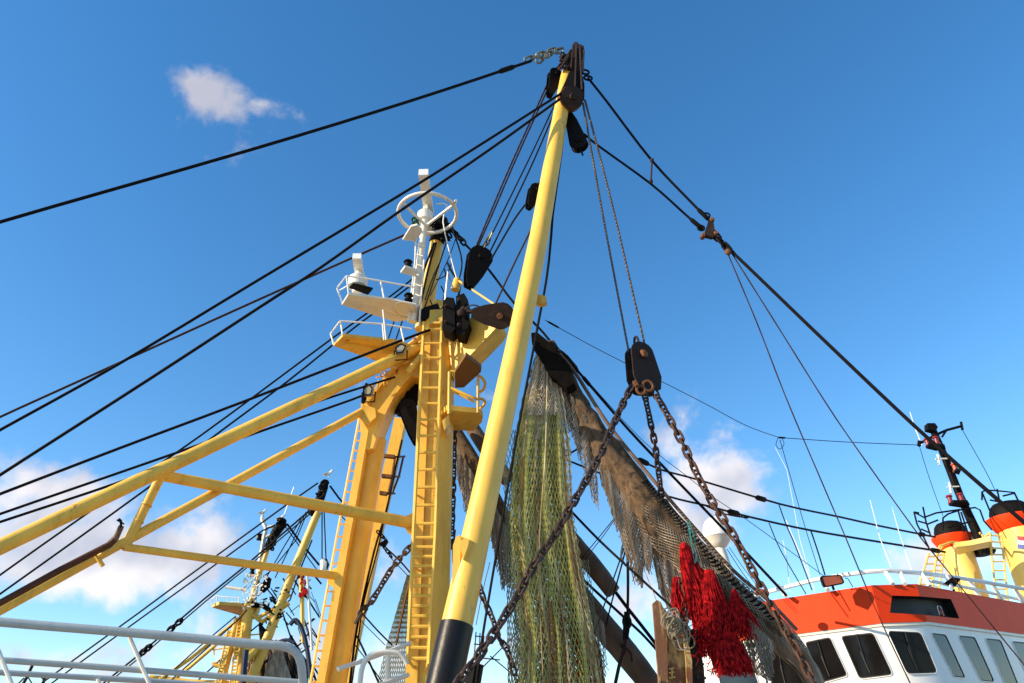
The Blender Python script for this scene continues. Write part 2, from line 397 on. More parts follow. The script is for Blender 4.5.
hull('boat_hull', 'dark blue hull of the near trawler carrying the yellow gantry mast', -16, 5.8, 4.5, 14.8)
hull('boat_hull', 'dark blue hull of the trawler carrying the red and white wheelhouse', 2.5, 44, 15.6, 40)

# ================================================================== GANTRY MAST
GL = thing('gantry_mast', 'tall yellow portal gantry mast with ladders, arch, platforms and long side braces', 'mast', (-2.0, 13, DZ))
YG = 13.0
a, b = at(376.5, 440, YG+.25), at(334.5, 683, YG+.25); legb = ext(a, b); wa = 10.3*mpp(a)
leg = MB().tube([a, (a+b)/2, legb], [wa, wa, wa*1.0], 28).build('leg', YEL, GL)
# flat box flange on the outer side of that leg
f0, f1 = at(371, 412, YG+.05), at(325.5, 672, YG+.05); f1 = ext(f0, f1)
MB().bar(f0, f1, .065, .2, Vector((0, -1, 0))).build('flange', YEL, GL)
# box column standing behind the left leg
c0, c1 = at(401, 420, YG+1.3), at(342, 690, YG+1.3); c1 = ext(c0, c1)
MB().bar(c0, c1, .115, .12, Vector((0, -1, 0))).build('rear_column', YEL, GL)
a, b = at(439.5, 318, YG), at(426.5, 683, YG); lb = ext(a, b); wa = 16.5*mpp(a)
MB().tube([a, (a+b)/2, lb], [wa*.97, wa*1.0, wa], 28).build('leg', YEL, GL)
for (pa, pb, wd) in (((427, 334), (412.5, 683), .095),):   # square stringer down the ladder side of the right leg
    p, q = at(*pa, YG-.22), at(*pb, YG-.22); q = ext(p, q); MB().bar(p, q, wd, .16, Vector((0, -1, 0))).build('flange', YEL, GL)
# the arch plate joining the legs
pol = [(361, 404), (370, 394), (379, 384), (390, 371), (404, 357), (414, 344), (423, 336), (440, 331), (440, 384), (424, 386), (421, 381), (418, 377.5), (412, 375.5), (408, 379), (403.5, 384), (398, 391), (393, 398.5), (387.5, 409), (383, 419), (378, 432), (373, 448), (366, 450), (360, 430)]
MB().prism([at(x, y, YG-.12) for x, y in pol], Vector((.02, .5, 0))).build('arch', YEL, GL)
# ribs on the arch shoulder
for (q, wd) in ((((366, 404), (398, 362)), .04), (((376, 389), (414, 348)), .03)):
    MB().bar(at(*q[0], YG-.16), at(*q[1], YG-.16), .03, wd, Vector((0, -1, 0))).build('rib', YELR, GL)
MB().prism([at(x, y, YG-.26) for x, y in ((362, 404), (375, 408), (376, 417), (368, 424), (360, 418))], Vector((0, .14, 0))).build('brace_bracket', YELR, GL)
MB().prism([at(x, y, YG-.30) for x, y in ((404, 517), (414, 512), (417, 536), (405, 528))], Vector((0, .3, 0))).build('brace_bracket', YEL, GL)
MB().prism([at(x, y, YG-.05) for x, y in ((327, 573), (339, 566), (334, 588), (328, 583))], Vector((0, .3, 0))).build('brace_bracket', YEL, GL)
DMc = thing('arch_sheaves', 'black sheaves and plate filling the shadowed inside of the arch top', 'pulley block', at(405, 395, 13.7), 'pulley blocks')
for (x, y, r) in ((400, 394, 10), (411, 386, 9), (419, 397, 9), (395, 408, 7)):
    c = at(x, y, 13.3); MB().lathe(c, Vector((.5, .8, .1)), [(r*mpp(c), 0), (r*.8*mpp(c), .06), (r*.8*mpp(c), .12), (r*mpp(c), .18)], 18).build('sheave', BLK, DMc)
MB().prism([at(x, y, 13.25) for x, y in ((388, 402), (398, 388), (410, 378), (424, 377), (424, 404), (408, 400), (396, 412))], Vector((0, .1, 0))).build('plate', BLK, DMc)  # black sheet darkens the arch opening: its shade as well as black machinery
# ladders
lm = MB(); ladder(lm, [at(424, 322, YG-.55), at(413.5, 533, YG-.55), at(407.5, 664, YG-.55)], [at(442, 322, YG-.55), at(435.5, 533, YG-.55), at(428.5, 664, YG-.55)], 26, .034, .026)
for (l, r) in (((407.5, 659), (428.5, 660)),):
    lm.tube([at(l[0], l[1], YG-.55), at(l[0]+6, l[1]+8, YG-.45), at(l[0]+10, l[1]+8, YG-.2)], .026, 6); lm.tube([at(r[0], r[1], YG-.55), at(r[0]-2, r[1]+9, YG-.5), at(r[0]-3, r[1]+8, YG-.2)], .026, 6)
for t in range(5):
    y = 350+t*72; x = 441-(y-322)*.0395; lm.tube([at(x, y, YG-.55), at(x, y+1, YG-.2)], .02, 6); x2 = 423-(y-322)*.0495; lm.tube([at(x2, y, YG-.55), at(x2+2, y+1, YG-.2)], .02, 6)
lm.build('ladder', YEL, GL)
lm = MB(); ladder(lm, [at(359.5, 416, YG+.1), at(338, 530, YG+.1), at(309, 690, YG+.1)], [at(366, 417, YG+.5), at(345.5, 530, YG+.5), at(317, 690, YG+.5)], 22, .024, .018); lm.build('ladder', CREAMY, GL)
# caged ladder step behind the left leg
sm = MB()
for (y, x0, x1, x2) in ((456, 384, 395, 404), (476, 382, 392, 399), (493, 380, 387, 394)):
    sm.bar(at(x0, y, YG+.9), at(x1, y+1, YG+.9), .05, .03); sm.bar(at(x1, y+1, YG+.9), at(x2, y+.5, YG+1.5), .03, .02)
sm.tube([at(403.5, 456, YG+1.5), at(399, 476, YG+1.5), at(392, 494, YG+1.5)], .025, 6); sm.tube([at(395, 457, YG+.9), at(392, 477, YG+.9), at(388, 494, YG+.9)], .025, 6)
sm.build('step_rack', RUSTO, GL)
# long tubular braces running forward
def brace(p, q, w0, w1, m=YEL, extra=None):
    mb = MB(); ptube(mb, [p, q], (w0, w1), 16); mb.build('brace', m, GL)
brace((-60, 575.5, 9.0), (425, 344.5, 12.85), 16.5, 11.5)
brace((-60, 643, 9.3), (369, 408, 12.9), 10.5, 8)
brace((157, 474.5, 10.6), (411, 523, 12.7), 11, 11.5)
brace((124, 547, 10.4), (337, 576, 12.9), 7.5, 8)
brace((162, 474, 10.6), (124, 549, 10.45), 9.5, 10)
for (x, y) in ((147, 505), (138.5, 521.5)):
    p = at(x, y, 10.5); u = (at(124, 549, 10.45)-at(162, 474, 10.6)).normalized(); MB().tube([p-u*.008, p+u*.008], 5.2*mpp(p), 14).build('weld_band', YEL, GL)
for (q, wv) in (([(95.5, 554.5, 10.05), (103, 566, 10.1)], 4.5), ([(98, 556, 9.95), (102, 554, 9.95)], 3.5)): m_ = MB(); ptube(m_, q, wv, 8); m_.build('clamp', YELR, GL)
# jib box beam reaching out to the right over the gantry head
top = [at(448, 338, 12.7), at(462, 322, 12.5), at(480, 313, 12.3), at(500, 321, 12.0), at(496, 328, 12.0), at(458, 368, 12.6), at(452, 376, 12.7)]
MB().prism(top, Vector((.12, .55, .02))).build('jib_bracket', YEL, GL)
MB().bar(at(440, 332, 12.75), at(441, 318, 12.9), .2, .22, Vector((0, -1, 0))).build('head_box', YELR, GL)
MB().bar(at(434, 315, 13.0), at(441, 308, 13.1), .1, .2, Vector((0, -1, 0))).build('head_box', YELR, GL)
mb = MB(); ptube(mb, [(400, 352, 12.7), (416, 340, 12.6), (428, 330, 12.6)], 5, 8); ptube(mb, [(408, 372, 12.5), (424, 352, 12.5)], 6, 8); mb.build('pipe', YELR, GL)
mb = MB()                                           # clutter of lugs and shackles on the shoulder
for i in range(26):
    t = random.random(); x, y = 372+t*56+random.uniform(-5, 5), 392-t*60+random.uniform(-6, 5); p = at(x, y, YG-.2-random.random()*.25)
    d = Vector((random.uniform(-1, 1), random.uniform(-.4, .4), random.uniform(-1, 1))).normalized()
    if i % 2: mb.tube([p-d*.07, p+d*.07], random.uniform(.015, .035), 6)
    else: mb.loop(p, d, d.orthogonal().normalized(), .06, .04, .014, 10)
tag(mb.build('lug_cluster', YELR, GL), kind='stuff')
# dark box platform and railed step on the right of the head
z = at(478, 390, 12.6).z
q = [(455, 372), (466, 355.5), (481.5, 368), (481, 372), (464, 387.5), (455, 388)]
MB().prism([atz(x, y, at(454, 392, 12.9).z) for x, y in q], Vector((0, 0, .07))).build('upper_platform', mat('shaded_rust_brown', (.16, .075, .02), .6, rust=.5), GL)  # brown mixes rust with the underside's shade, put into the colour
z = at(442, 414, 12.5).z
pl = [atz(x, y, z) for x, y in ((441, 415), (447, 410), (478, 413), (483, 416), (482, 422), (473, 431), (452, 430), (446, 424))]
MB().prism(pl, Vector((0, 0, .10))).build('step_platform', YEL, GL)
rl = MB()
pr = [(449, 414, 12.3), (449.5, 372, 12.3)]; ptube(rl, pr, 3.4, 8)
ptube(rl, [(450, 371, 12.3), (474, 375, 12.3), (481, 377, 12.35), (485, 383, 12.5), (483, 390, 12.7), (478, 392, 12.8)], 3.0, 8, smooth=3)
ptube(rl, [(451, 388, 12.3), (474, 398, 12.3), (482, 399, 12.5), (485, 403, 12.6), (480, 409, 12.7)], 3.0, 8, smooth=3)
ptube(rl, [(478, 378, 12.3), (478, 413, 12.35)], 3.0, 8); ptube(rl, [(452, 391, 12.7), (475, 402, 12.7)], 2.5, 8)
rl.build('railing', YELR, GL)
MB().prism([at(x, y, 12.4) for x, y in ((442, 421), (449, 414), (449, 424), (444, 430))], Vector((0, .4, 0))).build('knee_plate', YELR, GL)
# the left yellow lookout wing and the white radar wing
def wing(name, corners, z, th, m, railpts, zr, posts, rw=1.7):
    root_pts = [atz(x, y, z) for x, y in corners]
    o = MB().prism(root_pts, Vector((0, 0, th))).build(name, m, GL)
    return o
zY = at(333, 345, 12.4).z
pl = wing('lookout_platform', [(333.5, 346), (343, 336), (397, 342), (412, 348), (410, 356), (376, 361)], zY, .06, YELR, None, None, None)
mb = MB()
ctr_ = atz(352, 343, zY); mb.bar(atz(346, 343, zY)-Vector((0, 0, .03)), atz(398, 352, zY)-Vector((0, 0, .05)), .03, .05); mb.build('stiffener', YELR, GL)
rl = MB()
ptube(rl, [(333.5, 343, 12.5), (330.5, 334, 12.5)], 1.6, 6); ptube(rl, [(330.5, 334, 12.5), (340, 321, 11.9), (383, 324, 12.0), (412, 329, 12.1)], 1.8, 6); ptube(rl, [(333.5, 345, 12.5), (331, 334, 12.5)], 1.6, 6)
for (x0, y0, x1, y1) in ((342.5, 335, 340.5, 321), (384, 340, 382.5, 323.5), (386, 340, 383, 310), (404, 342, 401, 328)): ptube(rl, [(x0, y0, 12.0), (x1, y1, 12.0)], 1.9, 6)
rl.build('railing', WHT, GL)
zW = at(342, 303, 12.3).z
MB().prism([atz(x, y, zW) for x, y in ((341.8, 305), (348.5, 294.5), (395, 300.5), (417, 306), (416, 317), (408, 320), (396, 322))], Vector((0, 0, .05))).build('radar_platform', WHT, GL)
mb = MB(); p = atz(404, 309, zW)-Vector((0, 0, .02)); mb.loop(p, Vector((1, 0, 0)), Vector((0, 1, 0)), .2, .3, .02, 16); mb.bar(atz(350, 300, zW), atz(404, 318, zW), .01, .03); mb.build('stiffener', WHT, GL)
rl = MB()
ptube(rl, [(342.5, 304, 12.4), (337, 288, 12.4), (346.5, 276, 11.8), (370, 279, 11.9), (417, 287.5, 12.1)], 1.9, 6); ptube(rl, [(348.5, 294, 11.9), (346.5, 276, 11.8)], 1.8, 6)
ptube(rl, [(340, 290, 12.3), (347, 286, 11.9)], 1.4, 6); ptube(rl, [(384, 298, 12), (380.5, 280.5, 12)], 1.9, 6); ptube(rl, [(395, 300, 12.05), (416, 304, 12.1)], 1.5, 6)
rl.build('railing', WHTC, GL)
# floodlight boxes hung on the shoulder
def floodlight(name, label, pts, Y, m=LAMPG, cat='floodlight', group='floodlights on the gantry', depth=.22, housing=WHT):
    P = [at(x, y, Y) for x, y in pts]; c = sum(P, Vector())/len(P); root = thing(name, label, cat, c, group)
    MB().prism(P, Vector((0, depth, .04))).build('housing', housing, root)
    q = [p+Vector((0, -.012, 0)) for p in shrink(P, .74)]; MB().prism(roundpoly(q, .03), Vector((0, .008, 0))).build('lens', m, root)
    MB().ring([p+Vector((0, -.02, 0)) for p in P], [p+Vector((0, -.02, 0)) for p in shrink(P, .8)], Vector((0, .018, 0))).build('rim', BLK, root)
    k = MB(); k.tube([c+Vector((-.12, depth*.5, 0)), c+Vector((-.12, depth*.5, -.2)), c+Vector((.12, depth*.5, -.2)), c+Vector((.12, depth*.5, 0))], .015, 6); k.build('yoke', BLK, root)
    return root
floodlight('floodlight', 'square glass floodlight beside the upper end of the long yellow brace', [(395, 348), (401, 343.5), (406.5, 346), (403, 353), (396, 354)], 12.3, housing=GRYR, depth=.14)
floodlight('floodlight', 'square floodlight under the lookout platform, where the black wires end', [(363, 389), (369, 384), (373, 388), (371, 395.5), (364, 396)], 12.4, housing=GRYR, depth=.14)
mb = MB(); r0 = thing('floodlight_bar', 'bar of small round white floodlights under the yellow jib', 'floodlights', at(484, 345, 12.7), None)
ptube(mb, [(471, 362, 12.8), (496, 337, 12.6)], 2.4, 6); ptube(mb, [(474, 350, 12.9), (475, 372, 12.9)], 4, 6); mb.build('bracket', YELR, r0)
for (x, y) in ((487, 341), (481, 348), (492, 336.5)):
    p = at(x, y, 12.55); MB().lathe(p, Vector((-.5, -.6, -.25)), [(.05, -.1), (.09, 0), (.1, .05), (.02, .055)], 12).build('lamp', LAMPG, r0)
# ------------------------------------------------------------------ white signal mast with ring, on the gantry
WM = thing('signal_mast', 'white signal mast with a large ring and small lamp brackets above the gantry', 'mast', at(412, 325, 12.9))
mb = MB(); ptube(mb, [(413, 322, 12.8), (419, 270, 12.75), (424.5, 225, 12.7), (425, 214, 12.7)], (8.5, 6), 12); mb.build('pole', WHT, WM)
mb = MB(); ptube(mb, [(408, 322, 12.7), (415, 262, 12.65), (416, 236, 12.65)], 2, 6); ptube(mb, [(419, 326, 12.65), (424, 260, 12.6)], 2, 6)
for i in range(7): y = 244+i*10; ptube(mb, [(416-.1*i*1.2, y, 12.65), (424-.8*i, y+2, 12.6)], 1.2, 5)
mb.build('climbing_rungs', WHT, WM)
mb = MB(); c = at(427.5, 213.5, 12.3); zr = c.z
pts = []
for i in range(37):
    th = 2*PI*i/36; e = (427.5+math.cos(th)*29.5*math.cos(.17)-math.sin(th)*19.5*math.sin(.12), 213+math.sin(th)*19.8+math.cos(th)*29.5*.2*.45); pts.append(atz(e[0], e[1], zr))
mb.tube(pts, 1.9*mpp(c), 8, False); mb.build('ring', WHT, WM)
mb = MB(); hub = at(426, 226, 12.65)
for (x, y) in ((402, 202), (452, 206), (410, 230)): mb.tube([hub, atz(x, y, zr)], 1.5*mpp(hub), 6)
mb.tube([atz(454, 206, zr), atz(456, 200, zr)], .03, 6); mb.build('spoke', WHT, WM)
mb = MB()
zz = at(403, 238, 12.5).z; mb.prism([atz(x, y, zz) for x, y in ((402.5, 240), (411, 226.5), (417, 225), (422, 230), (421, 234), (415, 241.5))], Vector((0, 0, .04))); mb.build('lamp_bracket', WHT, WM)
mb = MB(); zz = at(401, 274, 12.5).z; mb.prism([atz(x, y, zz) for x, y in ((400.5, 273), (405, 267), (417, 271), (416, 277))], Vector((0, 0, .05))); mb.build('lamp_bracket', WHT, WM)
def lamp(name_parent, x, y, Y, h, r, glass, parent):
    p = at(x, y, Y); k = mpp(p); MB().lathe(p, Vector((0, 0, 1)), [(r*k, 0), (r*k, h*k*.2), (r*.75*k, h*k*.25), (r*.75*k, h*k*.75), (r*1.15*k, h*k*.8), (r*.9*k, h*k)], 14).build('lamp', glass, parent)
lamp('', 415.5, 224, 12.45, 7, 3.8, GRN, WM); lamp('', 408, 267, 12.45, 7.5, 4, BLK, WM); lamp('', 408.5, 301, 12.45, 8, 4.2, BLK, WM)
mb = MB(); ptube(mb, [(426, 214, 12.7), (428, 200, 12.7), (424, 209, 12.6)], 2, 5); ptube(mb, [(436, 204, 12.7), (447, 205, 12.7), (443, 222, 12.7), (452, 262, 12.7), (458, 283, 12.6)], 1.3, 5, smooth=3); ptube(mb, [(453, 288, 12.4), (448, 272, 12.3), (445, 300, 12.4)], 2.0, 5); mb.build('cable', WHT, WM)
# radar scanners (one above the ring, one on the radar platform)
def radar(label, foot, Y, lo, hi, w, wb, axis=Vector((.12, -.9, .15)), base_r=.2, bars=True):
    root = thing('radar_scanner', label, 'radar', at(*foot, Y), 'radar scanners on the gantry'); p = at(*foot, Y)
    MB().lathe(p, Vector((0, 0, 1)), [(base_r*.5, 0), (base_r*.55, .1), (base_r, .14), (base_r, .34), (base_r*.7, .4), (base_r*.35, .42), (base_r*.3, .52)], 20).build('turning_unit', WHT, root)
    A, B = at(*lo), at(*hi)
    bm = MB(); bm.bar(A, B, w*.5*mpp(A), wb, Vector((0, 0, 1))); bm.build('scanner_bar', WHT, root)
    cp = MB(); d = (B-A).normalized(); cp.bar(B-d*.02, B+d*.03, w*.53*mpp(B), wb*1.06, Vector((0, 0, 1))); cp.build('end_cap', WHTC, root)
    return root
radar('white radar scanner with its long bar pointing up over the ring', (425, 226), 12.75, (432, 234, 13.7), (423.5, 173, 11.9), 9, .085, base_r=.17)
radar('white radar scanner on the railed radar platform', (357, 293), 12.2, (361.5, 287, 12.7), (357, 257, 11.9), 8.0, .07, base_r=.19)
zz = at(350, 293, 12.1).z+.05; mb = MB(); mb.prism([atz(x, y, zz) for x, y in ((349, 288), (353, 284), (373, 289), (368, 295))], Vector((0, 0, .03))); tag(mb.build('mounting_plate', BLK), 'dark square plate under the scanner on the radar platform', 'plate')
# aerial mast behind: yellow pole with blackened head
YM = thing('yellow_topmast', 'slim yellow topmast with a black greasy head behind the white signal mast', 'mast', at(424, 322, 13.2))
mb = MB(); ptube(mb, [(423, 330, 13.3), (437.5, 238, 13.2)], (17, 13), 16); mb.build('pole', YELB, YM)
mb = MB(); ptube(mb, [(437, 242, 13.15), (440, 231, 13.15), (443, 219, 13.15)], [15, 17, 10], 10)
for i in range(22):
    p = at(439+random.uniform(-10, 11), 231+random.uniform(-11, 9), 13.0+random.uniform(-.2, .2)); d = Vector((random.uniform(-1, 1), random.uniform(-1, 1), random.uniform(-1, 1))).normalized()
    mb.loop(p, d, d.orthogonal().normalized(), .09, .06, .022, 10) if i % 2 else mb.tube([p-d*.1, p+d*.1], .03, 6)
mb.build('head_fitting', BLK, YM)
for (pts, Y, wp, lb_) in (([(436, 243), (428, 270), (417, 322)], 13.0, 2.6, 'black'), ([(447, 240), (438, 268), (423, 312)], 13.0, 1.6, 'thin'), ([(434, 243), (424, 270), (418, 290), (409, 322)], 13.05, 2.5, 'worn')):
    mb = MB(); ptube(mb, [(x, y, Y) for x, y in pts], wp, 6, smooth=4); mb.build('halyard', WIRE, YM)
for pts, wp in (([(452, 228), (462, 262), (455, 292)], 1.6), ([(447, 262), (452, 272), (460, 284), (458, 297)], 2.2), ([(436, 280), (446, 275), (452, 262)], 1.2), ([(430, 300), (437, 312), (446, 300), (441, 286)], 1.3), ([(444, 268), (447, 283), (443, 300)], 1.5), ([(425, 300), (431, 282), (440, 262)], 1.4)):
    mb = MB(); ptube(mb, [(x, y, 12.75) for x, y in pts], wp, 6, smooth=5); mb.build('halyard', WIRE, YM)
mb = MB(); mb.prism([at(x, y, 12.7) for x, y in ((419, 311), (425, 307), (438, 303), (440, 309), (431, 316), (421, 320))], Vector((0, .3, 0))); tag(mb.build('black_canvas_wrap', BLK), 'black wrapped bundle tied at the foot of the yellow topmast', 'bundle')
# ================================================================== DERRICK BOOM
YB0, YB1 = 9.9, 11.2
bp = spread([(444, 683), (463.5, 595), (486, 490), (514, 360), (538.5, 240), (556, 140), (567.5, 74)], YB0, YB1)
P = P3(bp); base = ext(P[1], P[0])
BM = thing('derrick_boom', 'long pale yellow derrick boom with a black sleeve at its foot, rising to the top', 'boom', base)
wd = [33.5, 30.5, 27, 22.8, 19.2, 16, 13]
t0 = P[0].lerp(P[1], .64)      # sleeve ends at y~628
r_ = [wd[i]/2*mpp(P[i]) for i in range(7)]
MB().tube([t0]+P[1:], [r_[0]*.985]+r_[1:], 32).build('spar', YELB, BM)
sp = MB().tube([base, P[0], t0], [r_[0]*1.07]*3, 32); sp.build('sleeve', SLEEVE, BM)
for f, i in ((.5, 3), (.42, 2), (.15, 4)):
    p = P[i].lerp(P[i+1], f); u = (P[i+1]-P[i]).normalized(); r = r_[i]+(r_[i+1]-r_[i])*f; MB().tube([p-u*.012, p-u*.005, p+u*.005, p+u*.012], [r*.99, r*1.01, r*1.01, r*.99], 32, False).build('weld_seam', YELB, BM)
mb = MB(); mb.prism([at(x, y, 10.9) for x, y in ((537, 294), (546, 296), (547, 302), (541, 304), (536, 302))], Vector((0, .12, 0))); mb.build('lug', YELR, BM)
mb = MB(); c = at(459, 545, 9.85)
mb.prism([at(x, y, 9.95) for x, y in ((452, 583), (453, 545), (456, 537), (459, 535), (461, 541), (460, 560), (460, 583))], Vector((.05, .14, 0))); mb.prism([at(x, y, 9.85) for x, y in ((461, 550), (461, 541), (465, 537), (469, 540), (468, 546), (463, 560))], Vector((.05, .14, 0)))
mb.build('cleat', YELB, BM)
# head fitting: black iron crown with hanging cheek straps
HD = MB(); A_ = P[-1]; U = (P[-1]-P[-2]).normalized(); k = mpp(A_); sd_ = U.cross(FWD).normalized(); nr = sd_.cross(U)
def hp(x, y, Y=11.15): return at(x, y, Y)
for (pl_, y0, th) in (([(568, 70), (566, 60), (571, 52), (574, 42), (578, 42), (577, 66), (575, 72)], 11.05, .3), ([(577, 70), (577, 43), (584, 46), (584, 54), (581, 62), (582, 78), (579, 84)], 11.0, .34)):
    HD.prism([hp(x, y, y0) for x, y in pl_], Vector((0, th, 0)))
for (q0, q1, ww) in (((573, 45), (571, 68), 1.8), ((580, 47), (582, 90), 2.2), ((576.5, 44), (575, 92), 2), ((584, 50), (583, 72), 1.6), ((571, 50), (563, 62), 2.5), ((569, 56), (561, 68), 3)):
    HD.tube([hp(*q0, 10.95), hp(*q1, 10.95)], ww/2*k, 6)
for i in range(16):
    p = hp(564+random.uniform(-4, 4), 62+random.uniform(-8, 8), 11.0); d = Vector((random.uniform(-1, 1), random.uniform(-1, 1), random.uniform(-1, 1))).normalized(); HD.loop(p, d, d.orthogonal().normalized(), .06, .045, .02, 10)
HD.build('head_fitting', RUST, BM)
HR = MB()
for (x, y) in ((585, 72), (588, 78)): HR.loop(hp(x, y, 11.1), sd_, U, .09, .07, .022, 12)
HR.build('eye_ring', BLK, BM)
# big rusty sheave block on the boom head
sb = thing('head_sheave', 'large round rusty sheave block strapped to the boom head', 'pulley block', hp(573, 92, 10.9), 'pulley blocks')
cc = hp(572.5, 97, 10.85); ax = Vector((.25, -.9, -.55)).normalized(); rr = 12*mpp(cc)
MB().lathe(cc-ax*.02, ax, [(rr*.7, -.02), (rr*.92, 0), (rr*.96, .02), (rr*.3, .05), (rr*.25, .09)], 28).build('cheek', RUST, sb)
MB().lathe(cc-ax*.26, ax, [(rr*1.02, 0), (rr*1.05, .05), (rr*.9, .09), (rr*.88, .13), (rr*1.05, .17), (rr*1.03, .2)], 28).build('sheave', RUSTO, sb)
MB().prism([hp(x, y, 10.98) for x, y in ((560, 92), (565, 82), (569, 72), (581, 70), (584.5, 84), (584.5, 96), (573, 99))], Vector((0, .12, 0))).build('strap', BLK, sb)
# boom blocks
block('pulley_block', 'small black block on the left side of the boom head', (556, 71), (550, 96), 14, 11.35, BLK, .12, .3)
block('pulley_block', 'black block hanging on the right just below the boom head', (581, 150), (569, 114), 18, 11.3, BLK, .12, .25)
block('pulley_block', 'small black block half hidden behind the upper boom', (538, 186), (529, 208), 15, 11.4, BLK, .12, .2)
block('pulley_block', 'big black block hanging between the topmast and the boom', (483, 249), (469, 287), 25, 12.2, BLK, .16, .25)
block('pulley_block', 'flat rusty brown block resting on the yellow jib beside the boom', (514, 317), (472, 313), 27, 11.75, RUST, .14, .12)
block('pulley_block', 'black block hanging under the arch between the gantry legs', (406, 402), (417, 443), 17, 13.1, BLK, .2, .3)
# black electric winch lamp box at gantry head
wb = thing('black_fairlead_box', 'black boxy roller fairlead bolted to the gantry head beside the ladder', 'fairlead', at(455, 318, 12.2))
MB().prism([at(x, y, 12.05) for x, y in ((443, 301), (447, 297), (454, 298), (455, 329), (451, 333), (442, 328))], Vector((.02, .35, 0))).build('side_plate', BLK, wb)
MB().prism([at(x, y, 12.1) for x, y in ((456, 296), (464, 293), (468, 300), (467, 312), (470, 322), (464, 335), (456, 333))], Vector((.02, .35, 0))).build('side_plate', BLK, wb)
MB().lathe(at(450, 314, 12.2), at(469, 313, 12.2)-at(450, 314, 12.2), [(.13, 0), (.09, .04), (.09, .24), (.13, .28), (.05, .3), (.05, .36)], 14).build('roller', RUST, wb)
mb = MB()
for (x, y, r) in ((461, 313, 4), (463, 309, 2.5), (446, 306, 1.6), (446, 322, 1.6), (459, 325, 2), (459, 300, 2)): p = at(x, y, 12.02); mb.lathe(p, Vector((0, -1, 0)), [(r*mpp(p), -.03), (r*mpp(p), .03), (r*.6*mpp(p), .05)], 10)
ptube(mb, [(464, 310, 12), (472, 305, 11.9), (482, 308, 11.9), (487, 313, 11.9)], 1.5, 6, smooth=4); ptube(mb, [(466, 311, 12), (478, 312, 12), (485, 315, 11.9)], 5, 6); mb.build('bolt', RUST, wb)
mb = MB(); ptube(mb, [(455, 290, 12.6), (458, 280, 12.6)], 9, 10); tag(mb.build('yellow_stub_post', YELR), 'short yellow stub post on top of the black fairlead box', 'post')
rope('worn pale strut wire leading from the stub post to the brown block', [(459, 281), (494, 304)], 12.5, 12.0, 2.6, CREAMY)
# shackled chain from topmast head
chain('short black chain hooked to the topmast head', [(450, 228), (466, 245)], 13.0, 12.8, 7, BLK)
chain('short galvanised chain with shackle above the big black block', [(490, 236), (482, 252)], 12.0, 12.2, 6, GALV)
chain('dark chain hanging along the right edge of the right gantry leg', [(455, 424), (454, 470), (452, 545)], 13.4, 13.4, 6, CHN)
chain('slack iron chain between the gantry legs', [(412, 545), (393, 567), (373, 599), (362, 612), (356, 622)], 13.2, 12.7, 7.4, CHN)
chain('greenish galvanised chain joining the top left wire to the boom head', [(529, 59), (545, 53), (562, 48)], 11.1, 11.15, 6.8, GALV)
chain('second greenish chain wrapped beside the first at the boom head', [(540, 60), (552, 53), (563, 50)], 11.0, 11.1, 6.8, GALV)
# ================================================================== WIRES (near rigging)
rope('thick dark red wire from the left edge to the boom head chain', [(-60, 243), (0, 222), (250, 150), (410, 101), (531, 61)], 8.5, 11.1, (4.8, 3.6), WIRE, sleeves=((.93, .5, 1.25),))
rope('upper black wire from the left edge over the ring to the boom head', [(-60, 464), (0, 430), (117, 365), (260, 279), (400, 195), (472, 150), (561, 93.5)], 9.5, 10.8, (3.8, 3.0))
rope('reddish wire crossing under the upper black wire and running to the topmast', [(-60, 446), (0, 417), (88, 377), (260, 299), (400, 237), (434, 224)], 10, 13.1, (3, 2.6), WIRER)
rope('black wire from the left edge passing through the ring towards the boom head', [(-60, 515), (0, 475), (148, 380), (260, 307), (320, 268), (400, 211), (489, 150), (560, 99)], 9.5, 10.8, (4.0, 3.0))
rope('black wire ending at the gantry head beneath the lookout platform', [(-60, 517), (0, 494), (120, 448), (240, 403), (400, 341), (430, 330)], 9.5, 12.3, (3.8, 3.0))
rope('black wire sliding behind the long brace to the floodlight', [(-60, 536), (0, 514), (150, 462), (240, 430), (301, 407), (395, 377)], 10, 12.6, (3.4, 2.6))
rope('lowest black wire of the left fan, ending in a thick splice by the floodlight', [(-60, 542), (0, 522), (120, 482), (233, 441), (351, 400), (365, 393)], 10, 12.6, (3.4, 2.6), sleeves=((.965, .5, 1.8),))
rope('steep thin black wire crossing the fan up to the radar platform', [(-60, 619), (0, 575), (95, 508), (200, 436), (330, 340), (388, 298), (416, 276)], 14, 14.5, (2.6, 2.0))
rope('second steep thin black wire just below the first', [(-60, 636), (0, 594), (145, 490), (205, 443), (288, 381), (350, 331), (393, 299), (419, 279)], 14, 14.6, (2.6, 2.0))
for lb_, q, wdt in (('thin dark stay behind the lookout platform railing', [(388, 340), (394, 322), (400, 308)], 1.8), ('thin dark stay right beside the white pole foot', [(395, 342), (402, 322), (408, 306)], 1.8)): rope(lb_, q, 13.6, 13.8, wdt)
for i, x in enumerate((0, 2.6)):
    twisted(('left', 'right')[i]+' brown rope running from the boom head to the big black block', [(547+x, 85), (513+x, 160), (491.5+x, 210), (473.5+x*.6, 253)], 11.3, 12.2, 2.3, WIRER)
rope('thin wire from the boom to the galvanised shackle above the black block', [(555, 104), (530, 157), (503, 212), (491, 236)], 11.3, 12.0, 1.9)
rope('thin black wire along the boom to the right edge of the black block', [(557, 106), (534, 160), (510, 211), (487, 258)], 11.35, 12.2, 2.1)
rope('black wire from the half hidden boom block down to the black block', [(530, 199), (514, 220), (489, 263)], 11.4, 12.2, 2.4)
rope('brown wire from behind the boom down to the flat brown block', [(535, 222), (515, 262), (496, 303)], 11.5, 11.8, 2.4, WIRER)
